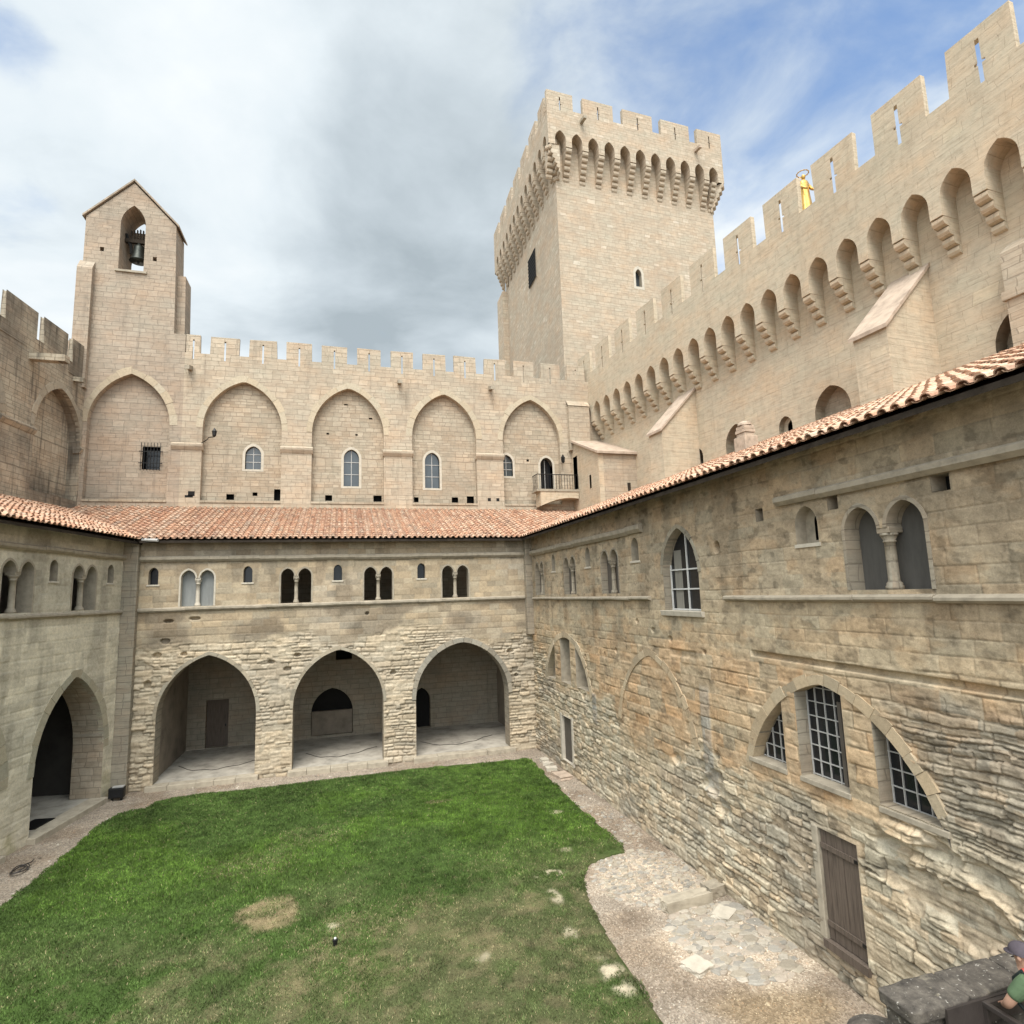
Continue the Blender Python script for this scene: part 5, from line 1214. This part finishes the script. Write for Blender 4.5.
# loose gravel stones
def pebbles(name, n, seed, region, label):
    rs = np.random.RandomState(seed); x = rs.uniform(region[0], region[1], n); y = rs.uniform(region[2], region[3], n)
    k = ~inside(LAWN, x, y); x = x[k]; y = y[k]
    k = (x < 9.33) & ((x > -8.9 - .1982 * (29.2 - y) + .1) | (y > 30)); x = x[k]; y = y[k]; n = x.size
    z = -.20 + .05 * (fbm(x * .5, y * .5, 301) - .5) + .03 * (fbm(x * 2, y * 2, 302) - .5)
    s = rs.uniform(.010, .028, n) * (1 + 1.6 * (rs.uniform(0, 1, n) > .985)); th = rs.uniform(0, 6.28, n)
    base = np.array([[1, 0, 0], [-.5, .87, 0], [-.5, -.87, 0], [.1, .1, .8]])
    P = np.empty((n, 4, 3)); c, sn = np.cos(th), np.sin(th)
    for i in range(4):
        bx, by, bz = base[i]; st_ = rs.uniform(.7, 1.2, n)
        P[:, i] = np.stack([x + s * st_ * (bx * c - by * sn), y + s * st_ * (bx * sn + by * c), z - .004 + s * bz], -1)
    f = np.array([[0, 1, 3], [1, 2, 3], [2, 0, 3]]); q = (np.arange(n)[:, None, None] * 4 + f).reshape(-1, 3)
    pal = np.array([[.33, .275, .21], [.26, .215, .165], [.42, .37, .30], [.29, .215, .155], [.20, .17, .135]]); C_ = pal[rs.randint(0, 5, n)] * rs.uniform(.7, 1.25, (n, 1)) * np.clip(dust(x, y), 0, 1.5)
    me = bpy.data.meshes.new(name); me.vertices.add(n * 4); me.vertices.foreach_set('co', P.astype(np.float32).ravel()); me.loops.add(q.size); me.loops.foreach_set('vertex_index', q.astype(np.int32).ravel())
    me.polygons.add(len(q)); me.polygons.foreach_set('loop_start', np.arange(0, q.size, 3, dtype=np.int32)); me.update(calc_edges=True); set_tint(me, np.repeat(C_, 4, axis=0)); me.materials.append(M['vous'])
    o = bpy.data.objects.new(name, me); COL.objects.link(o); return tag(o, label, 'gravel', kind='stuff')
pebbles('gravel', 150000, 9, (-11, 9.4, 9, 29.0), 'loose brownish gravel along the foot of the court walls')

# ---- landing with its parapet at the lower right
pw = empty('stair_parapet', (7.9, 6.3, 0), 'dark lichened stone parapet of the outside stair at the lower right corner', 'parapet')
def worn_block(name, mat, parent, x0, x1, y0, y1, z0, z1, seed, amp=.035, cuts=9):
    bm = bmesh.new(); bmesh.ops.create_cube(bm, size=1); bmesh.ops.subdivide_edges(bm, edges=bm.edges[:], cuts=cuts, use_grid_fill=True)
    sx, sy, sz = x1 - x0, y1 - y0, z1 - z0; off = offset_of(parent)
    P = np.array([v.co[:] for v in bm.verts]); W = P * np.array([sx, sy, sz])
    d = (fbm(W[:, 0] * 4 + seed * 7, W[:, 1] * 4 + W[:, 2] * 5, seed, 4) - .5) * 2
    nr = np.clip(np.sign(P) * (np.abs(P) > .49), -1, 1); corner = (np.abs(nr).sum(1) > 1)[:, None]
    W = W + nr * (d[:, None] * amp) - nr * corner * (.012 + .03 * np.abs(d)[:, None])
    for v, w in zip(bm.verts, W): v.co = V(w) + V(((x0 + x1) / 2, (y0 + y1) / 2, (z0 + z1) / 2)) - off
    me = bpy.data.meshes.new(name); bm.to_mesh(me); bm.free(); box_uv(me, off); me.materials.append(M[mat]); me.polygons.foreach_set('use_smooth', [True] * len(me.polygons))
    o = bpy.data.objects.new(name, me); COL.objects.link(o); o.parent = parent; return o
for i, (x0, x1) in enumerate(((6.45, 7.34), (7.36, 8.29), (8.31, 9.38))): worn_block('coping', 'lichen', pw, x0, x1, 6.06, 6.56, 2.34, 2.5, 3 + i)
MB().box(6.5, 9.38, 6.12, 6.5, -.3, 2.34).build('wall', 'lichen', pw)
MB().lathe((6.5, 6.62, -.3), [(.42, 0), (.42, 2.1), (.38, 2.2), (.2, 2.26)], 22).build('newel_drum', 'lichen', pw)
MB().box(6.9, 9.38, 6.02, 6.055, 2.2, 2.46).build('steel_fascia', 'steel', pw)
ld = MB().box(6.5, 9.38, 3.2, 6.11, 1.29, 1.47); ld.box(6.6, 9.3, 3.3, 6.1, -.3, 1.29).box(6.9, 9.38, 6.04, 6.1, 1.47, 1.98)
ld.build('landing', 'lichen', pw)
hr = empty('handrail', (7.5, 5.9, 1.5), 'brown steel handrail turning the corner of the stair landing', 'handrail')
zr = 2.42; cx, cy = 7.48, 6.0
hm = MB()
hm.box(cx, 9.3, cy - .03, cy + .03, zr - .03, zr + .03).box(cx - .03, cx + .03, 3.6, cy + .029, zr - .028, zr + .028); hm.build('top_rail', 'steel', hr, bevel=.006)
MB().box(cx, 9.3, cy - .02, cy + .02, zr - .45, zr - .41).box(cx - .02, cx + .02, 3.6, cy, zr - .45, zr - .41).build('lower_rail', 'steel', hr)
for x, y in ((cx, cy), (9.2, cy), (cx, 4.4)): MB().box(x - .025, x + .025, y - .025, y + .025, 1.5, zr - .031).build('post', 'steel', hr)

# ---- person on the landing
def skin_obj(name, joints, links, mat, parent, root, sub=2):
    names = list(joints); me = bpy.data.meshes.new(name); off = offset_of(parent)
    me.from_pydata([tuple(V(joints[n][0]) - off) for n in names], [(names.index(a), names.index(b)) for a, b in links], [])
    o = bpy.data.objects.new(name, me); COL.objects.link(o); o.parent = parent; me.materials.append(M[mat])
    o.modifiers.new('skin', 'SKIN'); sv = me.skin_vertices[0].data
    for i, n in enumerate(names):
        r = joints[n][1]; sv[i].radius = r if isinstance(r, tuple) else (r, r); sv[i].use_root = (n == root)
    s = o.modifiers.new('sub', 'SUBSURF'); s.levels = s.render_levels = sub
    me.polygons.foreach_set('use_smooth', [True] * len(me.polygons)); return o
M['skin'] = plain('skin', (.36, .21, .145), .6, .08, 8); M['green'] = plain('green shirt', (.075, .115, .06), .9, .2, 8); M['red'] = plain('red collar', (.55, .10, .08), .85, .12, 9)
M['capcloth'] = plain('grey cap cloth', (.075, .062, .072), .9, .15, 12); M['trouser'] = plain('dark trousers', (.03, .032, .036), .9, .2, 7); M['pack'] = plain('dark backpack', (.012, .018, .017), .7, .3, 6)
pe = empty('person', (7.86, 5.5, 1.5), 'person in a green shirt, red collar and grey cap leaning on the handrail', 'person')
bx, by, bz = 7.74, 5.48, 1.47
def J(x, y, z, r): return ((bx + x, by + y, bz + z), r)
# facing the court (+y, a little towards the left)
body = {'pel': J(0, 0, .92, (.17, .13)), 'ab': J(0, .03, 1.1, (.15, .12)), 'ch': J(-.01, .07, 1.3, (.185, .135)), 'nk': J(-.02, .1, 1.47, .07), 'hd0': J(-.04, .15, 1.56, .085), 'hd': J(-.05, .17, 1.66, .10), 'tp': J(-.05, .16, 1.73, .07),
    'ls': J(-.19, .09, 1.4, .075), 'le': J(-.3, .22, 1.14, .052), 'lw': J(-.1, .4, .98, .036), 'lh': J(-.06, .46, .955, .034),
    'rs': J(.18, .09, 1.4, .075), 're': J(.3, .22, 1.15, .052), 'rw': J(.22, .41, .98, .036), 'rh': J(.2, .46, .955, .034),
    'lhp': J(-.095, 0, .86, .11), 'lk': J(-.11, .03, .48, .075), 'la': J(-.12, -.03, .09, .048), 'lt': J(-.13, .14, .045, .04),
    'rhp': J(.095, 0, .86, .11), 'rk': J(.11, .03, .48, .075), 'ra': J(.12, -.03, .09, .048), 'rt': J(.13, .14, .045, .04)}
links = [('pel', 'ab'), ('ab', 'ch'), ('ch', 'nk'), ('nk', 'hd0'), ('hd0', 'hd'), ('hd', 'tp'), ('ch', 'ls'), ('ls', 'le'), ('le', 'lw'), ('lw', 'lh'), ('ch', 'rs'), ('rs', 're'), ('re', 'rw'), ('rw', 'rh'),
    ('pel', 'lhp'), ('lhp', 'lk'), ('lk', 'la'), ('la', 'lt'), ('pel', 'rhp'), ('rhp', 'rk'), ('rk', 'ra'), ('ra', 'rt')]
skin_obj('body', body, links, 'skin', pe, 'pel')
for sg, hx, hy in ((-1, -.06, .46), (1, .2, .46)):
    for k in range(4):
        f = {'a': J(hx + (k - 1.5) * .021, hy + .02, .96, .0095), 'b': J(hx + (k - 1.5) * .022, hy + .065, .962, .009), 'c': J(hx + (k - 1.5) * .022, hy + .085 - .004 * abs(k - 1), .935, .008), 'd': J(hx + (k - 1.5) * .021, hy + .07, .905, .007)}
        skin_obj('finger', f, [('a', 'b'), ('b', 'c'), ('c', 'd')], 'skin', pe, 'a', 1)
    f = {'a': J(hx - sg * .03, hy, .95, .011), 'b': J(hx - sg * .045, hy + .03, .935, .010), 'c': J(hx - sg * .035, hy + .05, .91, .008)}
    skin_obj('thumb', f, [('a', 'b'), ('b', 'c')], 'skin', pe, 'a', 1)
sh = {k: (body[k][0], tuple(r + .022 for r in (body[k][1] if isinstance(body[k][1], tuple) else (body[k][1],) * 2))) for k in ('pel', 'ab', 'ch', 'ls', 'le', 'rs', 're')}
sh['le'] = (tuple(V(body['ls'][0]).lerp(V(body['le'][0]), .75)), (.08, .08)); sh['re'] = (tuple(V(body['rs'][0]).lerp(V(body['re'][0]), .75)), (.08, .08)); sh['nb'] = (tuple(V(body['ch'][0]).lerp(V(body['nk'][0]), .75)), (.1, .09))
skin_obj('shirt', sh, [('pel', 'ab'), ('ab', 'ch'), ('ch', 'nb'), ('ch', 'ls'), ('ls', 'le'), ('ch', 'rs'), ('rs', 're')], 'green', pe, 'pel')
tr_ = {k: (body[k][0], tuple(r + .018 for r in (body[k][1] if isinstance(body[k][1], tuple) else (body[k][1],) * 2))) for k in ('pel', 'lhp', 'lk', 'la', 'rhp', 'rk', 'ra')}
skin_obj('trousers', tr_, [('pel', 'lhp'), ('lhp', 'lk'), ('lk', 'la'), ('pel', 'rhp'), ('rhp', 'rk'), ('rk', 'ra')], 'trouser', pe, 'pel')
MB().tube([J(-.02 + .085 * math.cos(a * .5236), .095 + .08 * math.sin(a * .5236), 1.50 + .02 * math.cos(a * .5236 + 1.5), 0)[0] for a in range(13)], .042, 8).build('collar', 'red', pe, smooth=True)
hc = J(-.05, .165, 1.675, 0)[0]
cpm = MB(); vs = []; fs = []
for i in range(8):
    ph_ = i / 7 * math.pi * .52
    for k in range(18):
        th = 2 * math.pi * k / 18; vs.append((hc[0] + .118 * math.cos(th) * math.cos(ph_), hc[1] + .135 * math.sin(th) * math.cos(ph_), hc[2] - .01 + .115 * math.sin(ph_)))
for i in range(7):
    for k in range(18): fs.append((i * 18 + k, i * 18 + (k + 1) % 18, (i + 1) * 18 + (k + 1) % 18, (i + 1) * 18 + k))
fs.append(tuple(range(7 * 18, 8 * 18)))
cpm.add(vs, fs)
bd = V((-.55, .83, 0)); bp = V((.83, .55, 0)); c0 = V(hc)
rim = [c0 + bd * (.12 * math.cos(t) + .05 * math.cos(t)) + bp * (.10 * math.sin(t)) + V((0, 0, -.012 - .02 * math.cos(t))) for t in [x * .26 - 1.3 for x in range(11)]]
cpm.prism([tuple(p) for p in rim], lambda p: p, lambda p: (p[0], p[1], p[2] + .012))
cpm.build('cap', 'capcloth', pe, smooth=True)
fc = MB()   # face: nose, eyes, mouth, ears on the side turned to the court
fd = V((-.35, .93, 0)).normalized(); fp = V((.93, .35, 0)).normalized(); hc0 = V(J(-.05, .17, 1.63, 0)[0])
fc.tube([hc0 + fd * .095 + V((0, 0, .03)), hc0 + fd * .118 + V((0, 0, -.01)), hc0 + fd * .1 + V((0, 0, -.022))], [.012, .018, .012], 8)
for sg in (-1, 1): fc.lathe(tuple(hc0 + fp * sg * .1 + V((0, 0, -.03))), [(.008, 0), (.02, .015), (.024, .035), (.016, .06), (.004, .068)], 8)
fc.build('nose_and_ears', 'skin', pe, smooth=True)
ey = MB()
for sg in (-1, 1): ey.lathe(tuple(hc0 + fd * .088 + fp * sg * .036 + V((0, 0, .012))), [(.003, 0), (.012, .006), (.012, .014), (.003, .02)], 8)
ey.box(hc0.x + fd.x * .09 - .02, hc0.x + fd.x * .09 + .02, hc0.y + fd.y * .094 - .008, hc0.y + fd.y * .094 + .004, hc0.z - .05, hc0.z - .043)
ey.build('eyes_and_mouth', 'capcloth', pe)
bk = empty('backpack', (8.0, 5.2, 2.6), 'dark backpack worn by the person at the handrail', 'backpack')
bc = (bx + .02, by - .15, bz + 1.02)
def pack(c, rx, ry, rz, n=2.8, seg=20, rings=12):
    mb = MB(); vs = []; fs = []
    pw_ = lambda v: math.copysign(abs(v) ** (2 / n), v)
    for i in range(rings + 1):
        ph_ = -math.pi / 2 + math.pi * i / rings
        for k in range(seg):
            th = 2 * math.pi * k / seg
            vs.append((c[0] + rx * pw_(math.cos(ph_)) * pw_(math.cos(th)), c[1] + ry * pw_(math.cos(ph_)) * pw_(math.sin(th)), c[2] + rz * pw_(math.sin(ph_))))
    for i in range(rings):
        for k in range(seg): fs.append((i * seg + k, i * seg + (k + 1) % seg, (i + 1) * seg + (k + 1) % seg, (i + 1) * seg + k))
    return mb.add(vs, fs)
pack((bc[0], bc[1], bc[2] + .17), .17, .12, .27).build('bag_body', 'pack', bk, smooth=True)
pack((bc[0], bc[1] - .11, bc[2] + .08), .12, .06, .14).build('front_pocket', 'trouser', bk, smooth=True)
for sg in (-1, 1):
    MB().tube([J(.02 + sg * .12, -.06, 1.33, 0)[0], J(sg * .13, .02, 1.475, 0)[0], J(sg * .13, .13, 1.5, 0)[0], J(sg * .14, .225, 1.38, 0)[0], J(sg * .17, .2, 1.15, 0)[0], J(sg * .16, .0, 1.02, 0)[0], J(.02 + sg * .13, -.08, .98, 0)[0]], .024, 6).build('strap', 'pack', bk, smooth=True)

# ================================================================== SKY, SUN, CAMERA
SUN_EL, SUN_AZ = R(57), R(-160)      # azimuth from +Y towards +X
wd_ = bpy.data.worlds.new('World'); SC.world = wd_; wd_.use_nodes = True
nt = wd_.node_tree; bg = nt.nodes['Background']; bg.inputs['Strength'].default_value = .112
sky = N(nt, 'ShaderNodeTexSky', sky_type='NISHITA', sun_disc=False, sun_elevation=SUN_EL, sun_rotation=SUN_AZ); sky.air_density = 1.0; sky.dust_density = .6; sky.ozone_density = 1.5
tc = N(nt, 'ShaderNodeTexCoord').outputs['Generated']
sp_ = N(nt, 'ShaderNodeSeparateXYZ'); nt.links.new(tc, sp_.inputs[0])
zc = mathn(nt, 'MAXIMUM', mathn(nt, 'ADD', sp_.outputs[2], .22), .05)
cx_ = mathn(nt, 'DIVIDE', sp_.outputs[0], zc); cy_ = mathn(nt, 'DIVIDE', sp_.outputs[1], zc)
cv = N(nt, 'ShaderNodeCombineXYZ'); nt.links.new(cx_, cv.inputs[0]); nt.links.new(cy_, cv.inputs[1])
wp = N(nt, 'ShaderNodeTexNoise'); wp.inputs['Scale'].default_value = .9; wp.inputs['Detail'].default_value = 3; nt.links.new(cv.outputs[0], wp.inputs['Vector'])
ad = N(nt, 'ShaderNodeMix', data_type='VECTOR'); ad.inputs[0].default_value = .34; nt.links.new(cv.outputs[0], ad.inputs[4]); nt.links.new(wp.outputs['Color'], ad.inputs[5])
c1 = noise(nt, mapping(nt, ad.outputs[1], (1, 1, 1), (3.1, 1.7, 0)), 2.1, 8, .55)
c2 = noise(nt, mapping(nt, ad.outputs[1], (1, 1, 1), (8.3, 4.2, 0)), .95, 5, .55)
def dirmask(d, w0, w1):
    d = V(d).normalized(); vd = N(nt, 'ShaderNodeVectorMath', operation='DOT_PRODUCT'); nt.links.new(tc, vd.inputs[0]); vd.inputs[1].default_value = d
    return rampv(nt, vd.outputs['Value'], w0, w1)
c3 = noise(nt, mapping(nt, ad.outputs[1], (1.0, 1.15, 1), (1.3, 6.7, 0)), 3.6, 8, .56)
bR = mathn(nt, 'MULTIPLY', dirmask((.49, .585, .66), math.cos(R(25)), math.cos(R(6))), .175)
bL = mathn(nt, 'MULTIPLY', mathn(nt, 'ADD', dirmask((-.352, .705, .617), math.cos(R(3.2)), math.cos(R(.5))), dirmask((-.381, .80, .463), math.cos(R(4)), math.cos(R(.5)))), .075)
cov = mathn(nt, 'ADD', mathn(nt, 'ADD', mathn(nt, 'MULTIPLY', c1, .55), mathn(nt, 'MULTIPLY', c3, .45)), mathn(nt, 'ADD', bL, bR))
blue = mathn(nt, 'MULTIPLY', rampv(nt, cov, .53, .72), .95)
greyp = mathn(nt, 'MULTIPLY', dirmask((.126, .83, .543), math.cos(R(16)), math.cos(R(3))), .12)
lum = mathn(nt, 'ADD', mathn(nt, 'ADD', mathn(nt, 'MULTIPLY', c2, .62), mathn(nt, 'MULTIPLY', c3, .45)), greyp)
cloud = ramp(nt, lum, [(.40, (6.1, 6.4, 6.55)), (.50, (5.2, 5.7, 6.0)), (.60, (3.9, 4.4, 4.75)), (.70, (2.8, 3.25, 3.55))])
glow = mathn(nt, 'ADD', 1.0, mathn(nt, 'MULTIPLY', dirmask((math.sin(SUN_AZ) * math.cos(SUN_EL), math.cos(SUN_AZ) * math.cos(SUN_EL), math.sin(SUN_EL)), math.cos(R(74)), math.cos(R(20))), 2.5))  # unseen clouds around the sun brightened to add fill light
gv = N(nt, 'ShaderNodeCombineXYZ'); [nt.links.new(glow, gv.inputs[i]) for i in range(3)]
cloud = mix(nt, 1.0, cloud, gv.outputs[0], 'MULTIPLY')
sk2 = mix(nt, 1.0, sky.outputs[0], (1.5, 1.6, 1.65, 1), 'MULTIPLY')
fin = mix(nt, blue, cloud, sk2)
nt.links.new(fin, bg.inputs['Color'])
cam = bpy.data.cameras.new('camera'); co = bpy.data.objects.new('camera', cam); COL.objects.link(co)
co.matrix_world = Matrix(((0.96071536, -0.00705371, -0.27744594, 0), (-0.27569786, -0.13910688, -0.95112563, 0), (-0.03188567, 0.99025225, -0.1355868, 7.5), (0, 0, 0, 1)))
cam.sensor_fit = 'HORIZONTAL'; cam.sensor_width = 36; cam.lens = 590 / 1024 * 36; cam.clip_start = .1; cam.clip_end = 3000
SC.camera = co
sl_ = bpy.data.lights.new('sun', 'SUN'); sl_.energy = 3.0; sl_.angle = R(30); sl_.color = (1, .955, .885)
so = bpy.data.objects.new('sun', sl_); COL.objects.link(so); so.location = (0, 0, 90)
sd = V((math.sin(SUN_AZ) * math.cos(SUN_EL), math.cos(SUN_AZ) * math.cos(SUN_EL), math.sin(SUN_EL)))
so.rotation_euler = sd.to_track_quat('Z', 'Y').to_euler()
SC.view_settings.view_transform = 'Standard'; SC.view_settings.look = 'None'; SC.view_settings.gamma = 1; SC.view_settings.exposure = .5
SC.render.resolution_x = SC.render.resolution_y = 1024
SC.cycles.max_bounces = 6; SC.cycles.diffuse_bounces = 4
